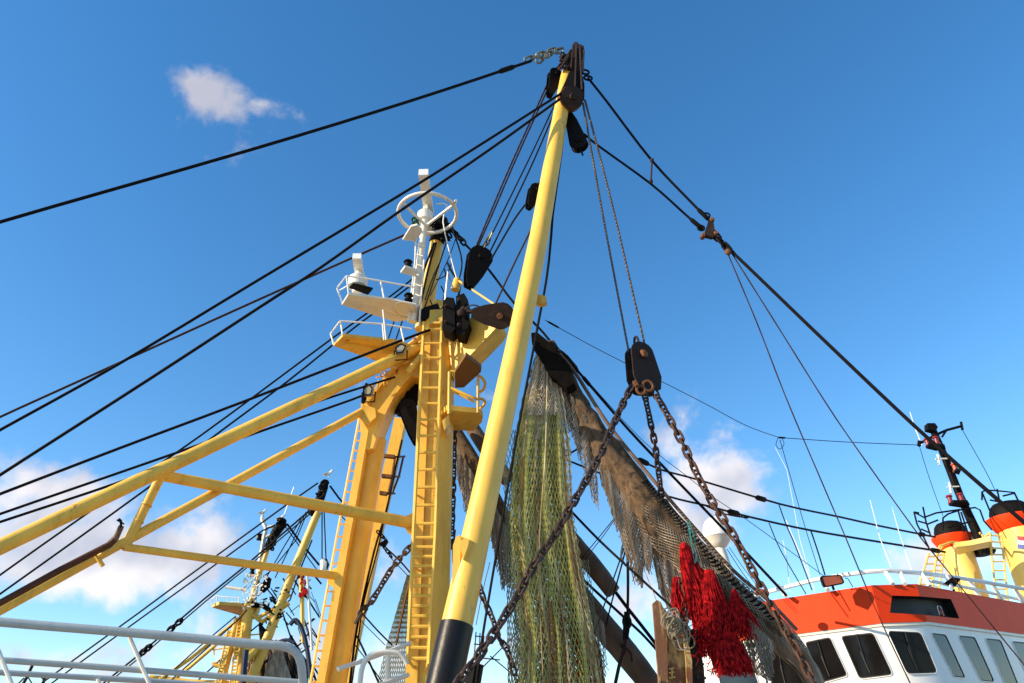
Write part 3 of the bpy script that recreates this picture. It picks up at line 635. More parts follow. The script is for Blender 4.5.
rope('black stay from the topmast chain past the black block to the net head', [(465, 244), (489, 270), (514, 303), (540, 329), (553, 345)], 12.8, 13.2, 2.8)
rope('black stay running down from the net head to the wheelhouse railing', [(566, 357), (600, 397), (640, 442), (711, 516), (742, 548), (786, 595)], 13.2, 19.8, (3.2, 3.4), sleeves=((.04, .5, 2.0), (.13, .3, 1.5)))
chain('short chain and shackles at the net head stay', [(553, 346), (567, 358)], 13.1, 13.2, 6.5, BLK)
rope('black wire hanging straight behind the boom and over the green net', [(556, 160), (549, 260), (537, 330), (518, 430), (497, 550), (482, 640), (474, 700)], 11.2, 10.6, (3.0, 3.2))
rope('thin black wire close along the boom shaft', [(566, 112), (562, 150), (552, 222)], 11.2, 11.2, 2.2)
rope('fine aerial wire from the boom across the sky to an insulator', [(545, 320), (590, 345), (625, 363), (700, 401), (745, 425), (779, 437.5)], 13.5, 22, .8, sleeves=((.05, .4, 3.0),))
rope('fine aerial wire from the insulator to the dark signal mast', [(779, 437.5), (846, 442), (918, 445)], 22, 28.5, .9, sleeves=((.03, .45, 2.6),))
rope('fine drop wire hanging from the insulator', [(780, 440), (790, 475), (805, 527), (820, 575)], 22, 20, .8)
rope('fine wire looping under the insulator', [(778, 438), (776, 445), (780, 449), (784, 444), (782, 438)], 22, 22, .7)
rope('fine stay running from the net head past the satellite dome', [(571, 362), (640, 438), (688, 477), (713, 497), (750, 522), (824, 576)], 14, 20, .8)
# right-hand topping lift
rope('upper black topping wire from the boom head to the triangular plate', [(588, 78), (606, 100.5), (651, 159.5), (691, 202), (706, 217)], 11.2, 11.8, (2.8, 3.1), sleeves=((.93, .38, 1.9),))
rope('lower black topping wire from the hanging block to the triangular plate', [(584, 134), (600, 147), (651, 184), (686, 215), (699, 226)], 11.3, 11.8, (2.6, 2.8), sleeves=((.93, .38, 2.1),))
rope('little brown lashing tied between the two topping wires', [(652, 160), (651, 182)], 11.5, 11.5, 2.0, WIRER, sleeves=((.02, .1, 2.2), (.98, .1, 2.2)))
tp = thing('triangular_plate', 'rusty triangular joining plate where the two topping wires meet', 'plate', at(711, 230, 11.8))
MB().prism([at(x, y, 11.75) for x, y in ((709, 219), (713, 219), (715, 231), (717, 233), (713, 237), (704, 235), (705, 231))], Vector((0, .09, 0))).build('plate', RUST, tp)
for (x, y) in ((712.5, 218.5), (716.5, 232), (703.5, 234)): p = at(x, y, 11.72); MB().lathe(p, Vector((0, 1, 0)), [(.035, 0), (.05, .02), (.05, .12), (.035, .15)], 8).build('bolt', RUSTO, tp)
for (x, y) in ((706.5, 215.5), (701, 228)): MB().loop(at(x, y, 11.78), Vector((1, 0, 0)), Vector((0, 0, 1)), .065, .065, .02, 12).build('shackle', BLK, tp)
chain('two heavy black shackles below the triangular plate', [(716, 236), (728, 249)], 11.8, 11.8, 8.5, BLK)
p = at(728, 252, 11.75); mb = MB(); mb.ball(p, .065, (1, .8, 1.1)); tag(mb.build('rusty_swivel', RUSTO), 'rusty lump of a swivel where the thick wire and two thin wires part', 'swivel')
rope('thickest black wire from the swivel down to the funnels at the right', [(728, 248), (748, 267), (830, 346), (920, 431), (990, 493), (1060, 553)], 11.8, 10.2, (3.6, 5.5), sleeves=((.02, .5, 1.3),))
twisted('left thin wire falling from the swivel to the wheelhouse front', [(728, 254), (757, 323), (787, 400), (821, 480), (845, 536), (876, 610), (911, 685), (930, 725)], 11.8, 11.3, 1.7, WIRER, .12)
twisted('right thin wire falling from the swivel to the wheelhouse side', [(731, 252), (775, 322), (824, 400), (853, 443), (915, 530), (943, 565), (1003, 639), (1045, 690)], 11.8, 11.5, 1.7, WIRER, .12)
# fall ropes of the hanging block
for lb_, q in (('left rope of the long fall holding the hanging chain block', [(583, 103), (602, 210), (629, 353)]), ('right rope of the long fall holding the hanging chain block', [(585, 100), (613, 208), (646, 350)])):
    twisted(lb_, q, 11.1, 11.2, 2.8, WIREG, .07)
r_b = block('chain_block', 'large brown block with round bolt, hanging from two ropes and carrying three chains', (637, 345), (647, 393), 25, 11.2, RUST, .2, .42, hook=True, shoulder=.95)
root, A, B, ax, side, nrm, hw, Ln = r_b
mb = MB(); p = A+ax*hw*1.25-nrm*.15; mb.lathe(p, -nrm, [(.06, 0), (.065, .03), (.045, .05)], 12); mb.build('round_bolt', RUSTO, root)
mb = MB()
for (x, y, rx) in ((641, 390, 4.2), (648, 386, 5)):
    c = at(x, y, 10.98); mb.loop(c, Vector((1, 0, .3)).normalized(), Vector((-.3, 0, 1)).normalized(), rx*mpp(c), rx*1.15*mpp(c), .024, 12)
mb.bar(at(634, 381, 10.95), at(637, 386, 10.95), .03, .03); mb.build('hook', RUSTO, root)
chain('long heavy rusty chain swinging down left from the hanging block across the green net', [(631, 388), (619, 412), (600, 455), (588, 477), (572, 505), (555, 534), (534, 565), (518, 595), (497, 628), (479, 655), (457, 684), (440, 710)], 11.1, 8.6, 8.6, CHN, grow=.92)
chain('short thin chain falling from the hanging block onto the rolled net', [(645, 396), (650, 420), (655, 445), (658, 468), (662, 497), (664, 508)], 11.2, 12.6, 7.6, CHN)
chain('orange rusty chain running down right from the hanging block to the wheelhouse', [(655, 393), (668, 416), (684, 446), (698, 476), (714, 505), (735, 538), (762, 589), (781, 623), (797, 650), (812, 680), (824, 705)], 11.2, 10.9, 8.6, CHNO)
chain('lean rusty chain passing behind the sloping chain right of the boom foot', [(480, 588), (484, 600), (493, 620), (499, 638), (507, 650), (514, 672)], 10.8, 10.8, 7.5, CHN)
# lower cables to the funnel deck
rope('upper black cable from the rolled net to the funnels', [(642, 461), (662, 470), (699, 480), (780, 504), (840, 517), (880, 526), (935, 537)], 13.0, 27, (2.5, 2.6), sleeves=((.02, .35, 2.6), (.46, .5, 2.6), (.95, .6, 2.2)))
rope('lower black cable from under the rolled net to the funnels', [(548, 452), (602, 474), (667, 496), (708, 506), (750, 517), (809, 530), (880, 542), (945, 552)], 13.8, 27, (2.5, 2.6), sleeves=((.52, .5, 2.8), (.97, .8, 2.2)))
rope('short doubled cable hanging below the lower cable by the satellite dome', [(706, 506), (725, 514), (748, 518)], 18.3, 19.5, 1.8)
rope('thin black lashing across the lower cable beside the hanging net', [(552, 463), (566, 456), (580, 448), (596, 446)], 13.6, 13.6, 2.2)
for lb_, q, Y0, wp in (('thin doubled wire dropping from the upper cable clamp', [(779, 505), (787, 527), (795, 545), (812, 590)], 20.3, 1.3), ('dark wire dropping from the lower cable to the wheelhouse light', [(811, 531), (818, 552), (825, 575)], 20.3, 1.7), ('thin slanting wire from the lower cable to the wheelhouse roof', [(769, 523), (781, 551), (806, 594)], 20.3, 1.2), ('fine double wire beside the dome stem', [(727, 549), (742, 572), (757, 592)], 21, .8), ('fine wire just left of the double wire by the dome stem', [(729, 547), (745, 570), (762, 592)], 21, .7)):
    rope(lb_, q, Y0, Y0-.6, wp)
for lb_, q, wp in (('tall thin white whip aerial behind the wheelhouse roof', [(775, 447), (787, 470), (800, 540), (815, 592)], 1.0), ('white whip aerial rising beside the roof rail', [(783, 540), (787, 560), (790, 592)], 1.6), ('slim white aerial leaning over the roof front', [(786, 520), (800, 553), (814, 588)], 2.0), ('long white whip aerial above the wheelhouse corner', [(870, 500), (880, 538), (893, 572)], 1.8), ('second long white whip aerial above the wheelhouse corner', [(892, 507), (899, 532), (912, 572)], 1.6), ('fine white whip aerial beside the dark signal mast', [(910, 412), (915, 428), (922, 445)], 1.8)):
    mb = MB(); Ya = 21.5 if q[0][0] < 900 else 29; ptube(mb, [(x, y, Ya) for x, y in q], (wp*.35, wp*.6), 5, smooth=0); tag(mb.build('whip_aerial', WHTC), lb_, 'aerial', 'whip aerials')
rope('fine stay from the black crossarm to the funnel railing', [(963, 431), (985, 470), (995, 490)], 28, 27, .8)
rope('fine stay left of the dark signal mast', [(919, 445), (930, 480), (943, 516)], 28, 28, .7)
# wires in the middle bottom
rope('black diagonal wire from behind the green net to the rusty post', [(520, 462), (562, 502), (600, 541), (640, 578), (676, 611)], 14, 12.3, 2.9)
rope('black wire running down right under the grey rolled timber', [(566, 563), (590, 586), (626, 619), (645, 637), (668, 663)], 14.4, 13.8, 3.2)
rope('thick black wire from the timber end to the rusty post', [(614, 590), (626, 606), (645, 630), (664, 655)], 14.4, 13.8, 4.0)
rope('vertical black rope hanging from the torn net flap', [(627, 534), (628, 580), (627.5, 618), (627, 628)], 12.9, 13.4, (3.4, 3))
mb = MB(); ptube(mb, [(627, 612, 13.4), (627, 626, 13.4)], (6, 7), 8); mb.loop(at(627, 622, 13.3), Vector((1, 0, 0)), Vector((0, 0, 1)), .06, .09, .025, 12); ptube(mb, [(626.5, 626, 13.4), (625.5, 639, 13.4)], (7, 6), 8); tag(mb.build('black_shackle', BLK), 'black shackle and swivel hanging over the lower timber', 'shackle')
rope('frayed brown rope forking from the shackle round the lower timber', [(625, 639), (624, 650), (620, 662), (614, 690)], 13.4, 13.4, 4.2, WIRER)
rope('frayed brown rope wrapped left around the lower timber', [(624, 650), (620, 644), (630, 652), (632, 662)], 13.35, 13.4, 3.0, WIRER)
rope('left strand of the dotted rope pair under the net flap', [(624, 548), (620, 560), (606, 600), (592, 640)], 13.4, 13.6, 1.8, WIREG)
rope('right strand of the dotted rope pair under the net flap', [(626, 546), (623, 560), (612, 601), (606, 625)], 13.4, 13.6, 1.9, WIRE)
rope('thin pink twine falling from the net flap to the rusty post', [(632, 540), (645, 572), (657, 602)], 13.0, 12.4, .9, PINK)
rope('thin brown twine from the net flap to the upper timber', [(617, 515), (600, 536), (586, 553), (574, 568)], 13.0, 14.3, 1.2, WIRER)
rope('second thin brown twine beside the first, reaching the upper timber', [(617, 516), (604, 535), (590, 553), (577, 571)], 13.0, 14.3, 1.0, WIRER)
rope('twisted pale line beside the vertical black rope', [(624, 540), (621, 556), (626, 566)], 13.2, 13.2, 2.4, NETG)
# wires near left leg
rope('black wire hanging in front of the rear column between the gantry legs', [(402, 440), (395, 470), (386, 512), (374, 552), (357, 628), (350, 683)], 14.0, 13.2, (2.6, 3.2))
rope('second black wire beside the rear column', [(384, 520), (377, 552), (364, 601), (358, 640), (352, 683)], 13.6, 13.2, 2.0)
rope('thin black wire from the small triangular plate into the right leg', [(386, 548), (400, 561), (412, 575)], 13.3, 13.2, 2.0)
rope('fine grey wire below the thin black wire between the legs', [(389, 556), (410, 578)], 13.5, 13.5, 1.1, WIREG)
mb = MB(); mb.prism([at(x, y, 13.2) for x, y in ((378, 544), (386, 539), (388, 541), (384, 547))], Vector((0, .08, 0))); tag(mb.build('small_triangular_plate', BLK), 'small black triangular plate beside the left gantry leg', 'plate')
chain('tiny chain hooked to the small triangular plate', [(379, 533), (387, 541)], 13.2, 13.2, 4.5, BLK)
chain('tiny chain below the small triangular plate', [(385, 548), (391, 556)], 13.2, 13.2, 4.5, BLK)
rope('thin black wire leaving the wire bunch towards the hanging net', [(360, 611), (378, 631), (392, 645)], 13.6, 14.6, 1.8)
rope('fine wire running below the wire bunch towards the hanging net', [(360, 620), (385, 645)], 14, 14.6, .9, WIREG)
rope('black wire fanning down behind the white pipe rail', [(357, 636), (366, 655), (382, 690)], 13.8, 13.8, 2.6)
rope('thin black wire fanning left behind the white pipe rail', [(355, 645), (368, 662), (388, 690)], 13.9, 13.9, 1.4)
for lb_, q, wp in (('black wire dropping right of the right gantry leg', [(455, 530), (453, 560), (459, 600)], 2.6), ('thin pale line between the boom foot and the green net', [(490, 562), (483, 590), (476, 625)], 1.0), ('thin dark line behind the lean chain', [(482, 668), (505, 645), (522, 628)], 1.3), ('crossing dark line right of the boom foot', [(490, 656), (505, 668), (520, 682)], 1.3)):
    rope(lb_, q, 13.8, 13.8, wp, PINK if 'pale' in lb_ else WIRE)
rope('thin dark stay going from the wing mast towards the fairlead box', [(430, 296), (447, 262), (458, 232)], 13, 13, 1.1)
# ================================================================== NETS
DYE = bpy.data.materials
def dye(m, tan, z0, z1):                           # the net is tan twine at its head and green further down
    t = m.node_tree; n = t.nodes; l = t.links; b = n['Principled BSDF']; src = b.inputs['Base Color'].links[0].from_socket
    co = n.new('ShaderNodeTexCoord').outputs['Object']; sp = n.new('ShaderNodeSeparateXYZ'); l.new(co, sp.inputs[0])
    q = n.new('ShaderNodeTexNoise'); q.inputs['Scale'].default_value = 4; l.new(co, q.inputs['Vector'])
    a = n.new('ShaderNodeMath'); a.operation = 'MULTIPLY_ADD'; l.new(q.outputs['Fac'], a.inputs[0]); a.inputs[1].default_value = 1.6; l.new(sp.outputs['Z'], a.inputs[2])
    r = n.new('ShaderNodeMapRange'); l.new(a.outputs[0], r.inputs[0]); r.inputs[1].default_value = z0+.8; r.inputs[2].default_value = z1+.8
    x = n.new('ShaderNodeMixRGB'); l.new(r.outputs[0], x.inputs[0]); l.new(src, x.inputs[1]); x.inputs[2].default_value = (*tan, 1); l.new(x.outputs[0], b.inputs['Base Color'])
_z0 = at(548, 345, 13).z
dye(NETG, (.55, .46, .33), at(540, 430, 13).z-_z0, at(540, 375, 13).z-_z0); dye(NETY, (.60, .52, .40), at(540, 450, 13).z-_z0, at(540, 380, 13).z-_z0)
def rolled(label, name, axis, m=BUND, Y0=13.3, Y1=12.3, rough=.22, n=26, sm=7, ridges=9):
    q = interp([(x, y, 0, w) for x, y, w in axis], sm); sp = spread([(a, b) for a, b, _, _ in q], Y0, Y1)
    P = P3(sp); R = [q[i][3]*mpp(P[i]) for i in range(len(P))]; mb = MB(); k = len(P)
    for i, p in enumerate(P):
        t = (P[min(i+1, k-1)]-P[max(i-1, 0)]).normalized(); a = t.cross(Vector((0, 1, 0))).normalized(); b = t.cross(a)
        for j in range(n):
            th = 2*PI*j/n; d = a*math.cos(th)+b*math.sin(th)
            nz = noise.noise(p*2.2+d*1.5)+.5*noise.noise(p*6+d*3)+.35*math.sin(th*ridges+i*.12)
            mb.v.append(p+d*R[i]*(1+rough*nz))
    for i in range(k-1):
        for j in range(n): mb.f.append((i*n+j, i*n+(j+1) % n, (i+1)*n+(j+1) % n, (i+1)*n+j))
    mb.f.append(tuple(range(n-1, -1, -1))); mb.f.append(tuple((k-1)*n+j for j in range(n)))
    root = thing(name, label, 'fishing net', P[0]); mb.build('rolled_core', m, root, angle=180)
    return root, P, R
def wrapnet(root, P, R, nu, cell, r, m, f0=0, f1=1, grow=1.1, name='net_cover'):
    mb = MB(); k = len(P); ln = sum((b-a).length for a, b in zip(P, P[1:]))*(f1-f0)
    def F(u, v):
        x = (f0+(f1-f0)*v)*(k-1); i = min(int(x), k-2); fr = x-i; p = P[i].lerp(P[i+1], fr); t = (P[i+1]-P[i]).normalized()
        a = t.cross(Vector((0, 1, 0))).normalized(); b = t.cross(a); th = u*2*PI; d = a*math.cos(th)+b*math.sin(th); rr = (R[i]+(R[i+1]-R[i])*fr)
        return p+d*rr*(grow+.16*noise.noise(p*3+d*2)+.1*math.sin(th*7+v*9))
    net(mb, F, nu, int(ln/cell), r); mb.build(name, m, root)
RN, RP, RR = rolled('long brown rolled trawl net slung diagonally with torn flaps hanging from it', 'rolled_net', [(549, 345, 7), (555, 360, 10), (565, 386, 12), (595, 437, 14.5), (631, 484, 16.5), (660, 524, 18), (685, 554, 20), (716, 588, 20), (755, 617, 15), (786, 644, 12), (806, 667, 9), (822, 698, 7)])
wrapnet(RN, RP, RR, 46, .045, .0065, NETB, .42, 1, 1.07)
# bolt rope and dark lacing along its upper edge
mb = MB(); q = spread([(560, 354), (576, 374), (608, 424), (645, 470), (671, 501), (699, 533), (734, 571), (771, 603), (797, 630)], 13.1, 12.1); ptube(mb, interp(q, 5), 3.8, 8); mb.build('bolt_rope', WOOD, RN)
mb = MB(); q = interp(spread([(644, 480), (668, 508), (695, 539), (730, 578), (775, 618)], 12.4, 11.9), 11)
for i in range(0, len(q)-1, 1):
    p = at(*q[i]); d = (at(*q[i+1])-p).normalized(); s_ = d.cross(FWD).normalized(); mb.tube([p-s_*.07, p+d*.03-FWD*.03, p+s_*.06+d*.05], [.008, .022, .008], 6)
mb.build('lacing', BLK, RN)
mb = MB()
for i in range(4):
    q = [(689+random.uniform(-2, 2), 522+random.uniform(-2, 2), 12.0), (693+random.uniform(-3, 3), 545, 11.95), (697+random.uniform(-5, 5), 560+random.uniform(0, 8), 11.9)]; ptube(mb, q, .8, 4, smooth=3)
mb.build('teal_twine', TEAL, RN)
# black canvas chafing sheet at the head
q = [(531, 333), (537, 332), (548, 341), (558, 352), (570, 366), (575, 383), (566, 388), (556, 378), (549, 374), (543, 362), (536, 350), (532, 344)]
HM = MB(); HM.prism([at(x, y, 12.55) for x, y in q], Vector((.05, .3, 0))); HM.build('head_canvas', mat('dark_canvas', (.010, .0075, .006), .9, var=.5, scale=8, bump=1.0, spec=.05), RN)
mb = MB(); q = [(552, 347, 12.7), (557, 353, 12.7), (563, 362, 12.7)]; 
for x, y, Y in q: mb.loop(at(x, y, Y), Vector((1, 0, 0)), Vector((0, 0, 1)), .05, .06, .02, 10)
mb.build('shackle', RUST, RN)
def flap(axis_i0, axis_i1, prof, seed, nu, cell, r, m, folds=5, amp=.10, Yoff=0, shrinkx=.75, name='hanging_flap', down=None, parent=None, layers=1, skip=.02, top=None):
    """net panel hung from a line between two pixel points; prof = list of (u, drop px)"""
    a, b = top; 
    for Lr in range(layers):
        rnd = random.Random(seed+Lr*17); ph = rnd.uniform(0, 6); mb = MB()
        def drop(u):
            for (u0, d0), (u1, d1) in zip(prof, prof[1:]):
                if u <= u1: return d0+(d1-d0)*(u-u0)/max(1e-6, u1-u0)
            return prof[-1][1]
        md = max(d for _, d in prof); p0 = at(*a); vv = int(md*mpp(p0)/cell)
        def F(u, v):
            T = at(a[0]+(b[0]-a[0])*u, a[1]+(b[1]-a[1])*u, a[2]+(b[2]-a[2])*u+Yoff+Lr*.07)
            mid = at((a[0]+b[0])/2, (a[1]+b[1])/2, a[2]); d = md*mpp(T)*1.08*v
            gather = (1-shrinkx)*v**1.3
            x = T.x+(mid.x-T.x)*gather+.018*math.sin(u*40+ph)*v + .06*noise.noise(Vector((u*5+seed, v*3, Lr)))*v
            y = T.y+amp*math.sin(u*folds*2*PI+ph+.8*math.sin(v*2.2))*(.3+.7*v)
            return Vector((x, y, T.z-d+.09*noise.noise(Vector((u*7, v*4, seed)))*v))
        cut = lambda u, v: v*md > drop(u)*(1+.12*noise.noise(Vector((u*14, seed, Lr))))
        net(mb, F, nu, vv, r, skip, cut); mb.build(name, m, parent)
FL = dict(parent=RN)
flap(0, 0, [(0, 50), (.3, 74), (.55, 66), (.6, 40), (1, 52)], 3, 9, .068, .0085, NETB, 1.5, .07, top=((553, 374, 12.95), (576, 404, 12.95)), shrinkx=.95, layers=2, **FL)
flap(0, 0, [(0, 48), (.2, 66), (.45, 84), (.6, 80), (.64, 40), (.85, 58), (1, 50)], 5, 15, .068, .0085, NETB, 3, .08, top=((570, 394, 12.9), (606, 446, 12.85)), shrinkx=.92, layers=2, **FL)
flap(0, 0, [(0, 46), (.2, 68), (.42, 88), (.5, 98), (.66, 92), (.72, 76), (.86, 70), (1, 42)], 8, 28, .068, .0092, NETB, 2.6, .09, top=((596, 440, 12.85), (648, 506, 12.7)), shrinkx=.8, layers=3, skip=.03, **FL)
flap(0, 0, [(0, 44), (.2, 78), (.45, 92), (.75, 90), (1, 56)], 11, 24, .068, .0092, NETB, 2.6, .09, top=((636, 488, 12.8), (684, 550, 12.5)), shrinkx=.8, layers=3, skip=.03, **FL)
flap(0, 0, [(0, 20), (.5, 50), (.8, 44), (1, 18)], 13, 26, .055, .0075, NETB, 4, .12, top=((700, 585, 12.2), (772, 640, 12.0)), shrinkx=.85, layers=3, **FL)
flap(0, 0, [(0, 30), (.4, 52), (1, 34)], 17, 8, .055, .0075, NETB2, 1, .06, top=((748, 618, 11.75), (768, 636, 11.75)), shrinkx=.8, layers=2, **FL)
# the big green hanging net
GN = thing('green_net', 'large green and straw coloured trawl net hanging in folds beside the boom', 'fishing net', at(548, 345, 13))
def lerpl(T, y):
    for (y0, x0), (y1, x1) in zip(T, T[1:]):
        if y <= y1: return x0+(x1-x0)*(y-y0)/(y1-y0)
    return T[-1][1]
LT = [(345, 541), (400, 525), (450, 516), (520, 511), (600, 516), (640, 521), (725, 518)]
RT = [(345, 553), (400, 560), (450, 564), (500, 568), (560, 579), (600, 586), (650, 595), (725, 604)]
def gnet(seed, nu, nv, r, m, y0=348, y1=725, folds=7, amp=.13, Yb=12.95, L0=0, R0=0, wob=.03, name='net_panel', Lm=LT, Rm=RT, skip=.0):
    mb = MB(); rnd = random.Random(seed); ph = [rnd.uniform(0, 6) for _ in range(4)]
    def F(u, v):
        y = y0+(y1-y0)*v; uu = u + wob*math.sin(u*folds*2*PI+ph[1]+v*1.2)+.02*noise.noise(Vector((u*6, v*4, seed)))
        x = (lerpl(Lm, y)+L0)*(1-uu)+(lerpl(Rm, y)+R0)*uu
        dep = amp*math.sin(u*folds*2*PI+ph[0]+1.3*math.sin(v*2+ph[2]))+amp*.5*math.sin(u*folds*5.1+ph[3]-v*3)
        return at(x, y+1.5*noise.noise(Vector((u*30, v*30, seed))), Yb+dep*(.35+.65*min(1, v*2)))
    net(mb, F, nu, nv, r, skip); mb.build(name, m, GN)
gnet(1, 24, 58, .0095, NETG, folds=3, Yb=12.88, y0=356, amp=.12)
gnet(2, 25, 60, .0095, NETY, folds=4, Yb=12.98, y0=352, amp=.12)
gnet(3, 30, 64, .0095, NETG, folds=5, Yb=13.10, y0=352, wob=.045)
gnet(4, 30, 60, .009, NETG, folds=6, Yb=13.25, y0=400, wob=.04)
gnet(24, 34, 66, .009, NETY, folds=4, Yb=13.18, y0=370, wob=.03)
gnet(25, 34, 66, .0095, NETG, folds=7, Yb=13.32, y0=380, wob=.03)
gnet(14, 26, 58, .009, NETGR, folds=5, Yb=13.4, L0=-2, R0=2)
gnet(5, 16, 26, .009, NETW, y0=345, y1=415, folds=3, Yb=12.8, amp=.07, R0=-2, Lm=[(345, 540), (400, 530), (470, 524)], Rm=[(345, 552), (400, 559), (470, 563)], skip=.2)
gnet(15, 12, 30, .009, NETW, y0=345, y1=440, folds=2, Yb=12.95, amp=.07, Lm=[(345, 541), (400, 528), (470, 520)], Rm=[(345, 550), (400, 545), (470, 535)], skip=.1)
gnet(6, 6, 60, .0085, NETY, y0=350, y1=725, folds=2, Yb=12.85, amp=.06, Lm=[(345, 548), (400, 555), (450, 561), (520, 566), (600, 579), (725, 598)], Rm=[(345, 553), (400, 564), (450, 571), (520, 573), (600, 588), (725, 610)])
gnet(7, 7, 50, .0085, NETGR, y0=430, y1=725, folds=2, Yb=13.25, amp=.06, Lm=[(430, 500), (520, 505), (725, 508)], Rm=[(430, 522), (520, 520), (725, 524)])
gnet(8, 5, 26, .006, NETGR, y0=555, y1=725, folds=2, Yb=12.8, amp=.05, Lm=[(555, 511), (725, 510)], Rm=[(555, 518), (725, 532)], skip=.2)
gnet(16, 8, 30, .009, WOODN, y0=600, y1=725, folds=2, Yb=12.86, amp=.05, Lm=[(600, 548), (725, 552)], Rm=[(600, 560), (725, 574)], skip=.15)
gnet(9, 12, 34, .008, REDT, y0=590, y1=725, folds=2, Yb=13.1, amp=.08, Lm=[(590, 574), (725, 579)], Rm=[(590, 585), (725, 606)], name='red_net_panel')
gnet(10, 8, 34, .007, NETGR, y0=560, y1=725, folds=2, Yb=13.3, amp=.08, Lm=[(560, 574), (725, 590)], Rm=[(560, 588), (725, 612)], skip=.15)
mb = MB()
for i in range(1):
    x0 = random.uniform(542, 552); x1 = 540+i*16+random.uniform(-4, 4); ptube(mb, [(x0, 350, 12.75), ((x0+x1)/2+random.uniform(-2, 2), 450, 12.7), (x1+random.uniform(-3, 3), 560, 12.7), (x1*1.02-8, 720, 12.7)], 1.3, 5, smooth=6)
mb.build('selvedge_rope', NETY, GN)
# nets behind the boom / gantry
B2 = thing('folded_net', 'dark brown folded net with hanging tatters behind the boom and step platform', 'fishing net', at(455, 430, 14.5))
mb = MB(); ptube(mb, [(452, 428, 14.6), (478, 470, 14.5), (505, 520, 14.4), (540, 585, 14.3)], (15, 16), 12, smooth=6); mb.build('rolled_core', BUND, B2)
mb = MB(); ptube(mb, [(470, 424, 14.9), (490, 455, 14.8), (508, 480, 14.7)], (14, 15), 12, smooth=4); mb.build('rolled_core', WOOD, B2)
flap(0, 0, [(0, 28), (.4, 50), (.6, 48), (1, 34)], 21, 26, .05, .007, NETB, 4, .12, top=((457, 448, 14.3), (478, 482, 14.2)), shrinkx=.95, layers=2, parent=B2)
flap(0, 0, [(0, 40), (.5, 66), (1, 30)], 23, 30, .05, .008, NETB, 4, .12, top=((488, 492, 14.1), (515, 545, 14.0)), shrinkx=.95, layers=2, parent=B2)
N3 = thing('pale_green_net', 'pale grey green net hanging between the gantry legs behind the pipe rail', 'fishing net', at(409, 590, 15))
mb = MB()
def F3(u, v):
    y = 575+130*v; x = lerpl([(575, 407), (650, 385), (705, 372)], y)*(1-u)+lerpl([(575, 415), (650, 416), (705, 418)], y)*u
    return at(x, y, 15+.12*math.sin(u*18+v*2))
net(mb, F3, 20, 26, .0075); mb.build('net_panel', NETGR, N3)
mb = MB(); ptube(mb, [(410, 580, 14.9), (403, 610, 14.9), (396, 645, 14.9)], 2.6, 6, smooth=4); mb.build('orange_rope', RUSTO, N3)
# second and third timbers / bundled poles
def timber(label, pts, w, Y0, Y1):
    root, P_, R_ = rolled(label, 'net_beam', [(x, y, ww) for (x, y), ww in zip(pts, w)], WOOD, Y0, Y1, .10, 18, 5, 6); root['category'] = 'beam'; root['group'] = 'timber net beams'; return root
timber('upper brown weathered beam ending above the black shackle', [(556, 522), (575, 545), (597, 571), (613, 592)], (8, 9, 9, 8), 14.5, 14.2)
timber('lower brown beam passing behind the green net towards the rusty post', [(566, 578), (600, 622), (632, 660), (655, 692)], (10, 12, 12, 11), 14.6, 14.2)
flap(0, 0, [(0, 36), (.5, 50), (1, 44)], 31, 14, .05, .007, NETB, 3, .1, top=((580, 592, 14.1), (604, 624, 14.0)), shrinkx=.9, layers=1, parent=bpy.data.objects['net_beam.001'])
# red rope tassels (dolly rope)
RT_ = thing('red_rope_tassels', 'bright red frayed rope bundles hanging against the rolled net', 'rope tassels', at(685, 545, 12.0))
def tassel(top, knots, n, w0, w1, r, seed, Y, name='rope_bundle', fray=4):
    rnd = random.Random(seed); mb = MB(); pts = [top]+knots
    for i in range(n):
        a = rnd.uniform(-1, 1); dz = rnd.uniform(-.16, .16)*math.sqrt(1-a*a*.8); cut = rnd.uniform(.72, 1.05); q = []; w_ = rnd.uniform(0, 6)
        for j, (x, y) in enumerate(pts):
            f = j/(len(pts)-1); ww = w0+(w1-w0)*f**.8
            q.append((x+a*ww+rnd.uniform(-1, 1)*(.6+fray*.35*f)+2.6*math.sin(w_+j*2.1)*f, top[1]+(y-top[1])*(1-(1-cut)*f)+rnd.uniform(-2.5, 2.5)*f, Y+dz*(.3+f)))
        ptube(mb, q, r*rnd.uniform(.6, 1.2), 4, smooth=4)
    mb.build(name, REDT, RT_)
tassel((684, 545), [(691, 568), (699, 592), (706, 616)], 360, 4, 17, 1.0, 1, 12.0)
tassel((709, 570), [(712, 595), (718, 620), (716, 655)], 360, 4, 19, 1.0, 2, 11.9)
tassel((734, 592), [(738, 608), (744, 622), (746, 637)], 260, 3, 13, 1.0, 3, 11.85)
tassel((722, 632), [(726, 645), (731, 658), (736, 674)], 360, 12, 18, 1.0, 4, 11.8)
tassel((700, 600), [(706, 618), (712, 636), (717, 655)], 300, 13, 15, 1.0, 5, 12.0)
tassel((677, 577), [(677, 590), (678, 603), (679, 618)], 100, 3.5, 5, 1.0, 6, 12.05)
tassel((712, 640), [(722, 650), (726, 660), (728, 674)], 180, 10, 14, 1.0, 9, 11.9)
mb = MB()
for i in range(150):
    c = (random.gauss(713, 10), random.gauss(636, 13)); Y = 11.8+random.uniform(-.1, .2); q = [(c[0]+random.uniform(-5, 5), c[1]+(k_-1.5)*5+random.uniform(-3, 3), Y+random.uniform(-.08, .08)) for k_ in range(4)]; ptube(mb, q, .9, 4, smooth=4)
mb.build('tangled_fibres', REDT, RT_)
mb = MB()
for (x, y) in ((684, 546), (709, 573), (734, 593)): mb = MB(); mb.ball(at(x, y, 11.95), .05, (1, 1, 1.3)); mb.build('knot', REDT, RT_)

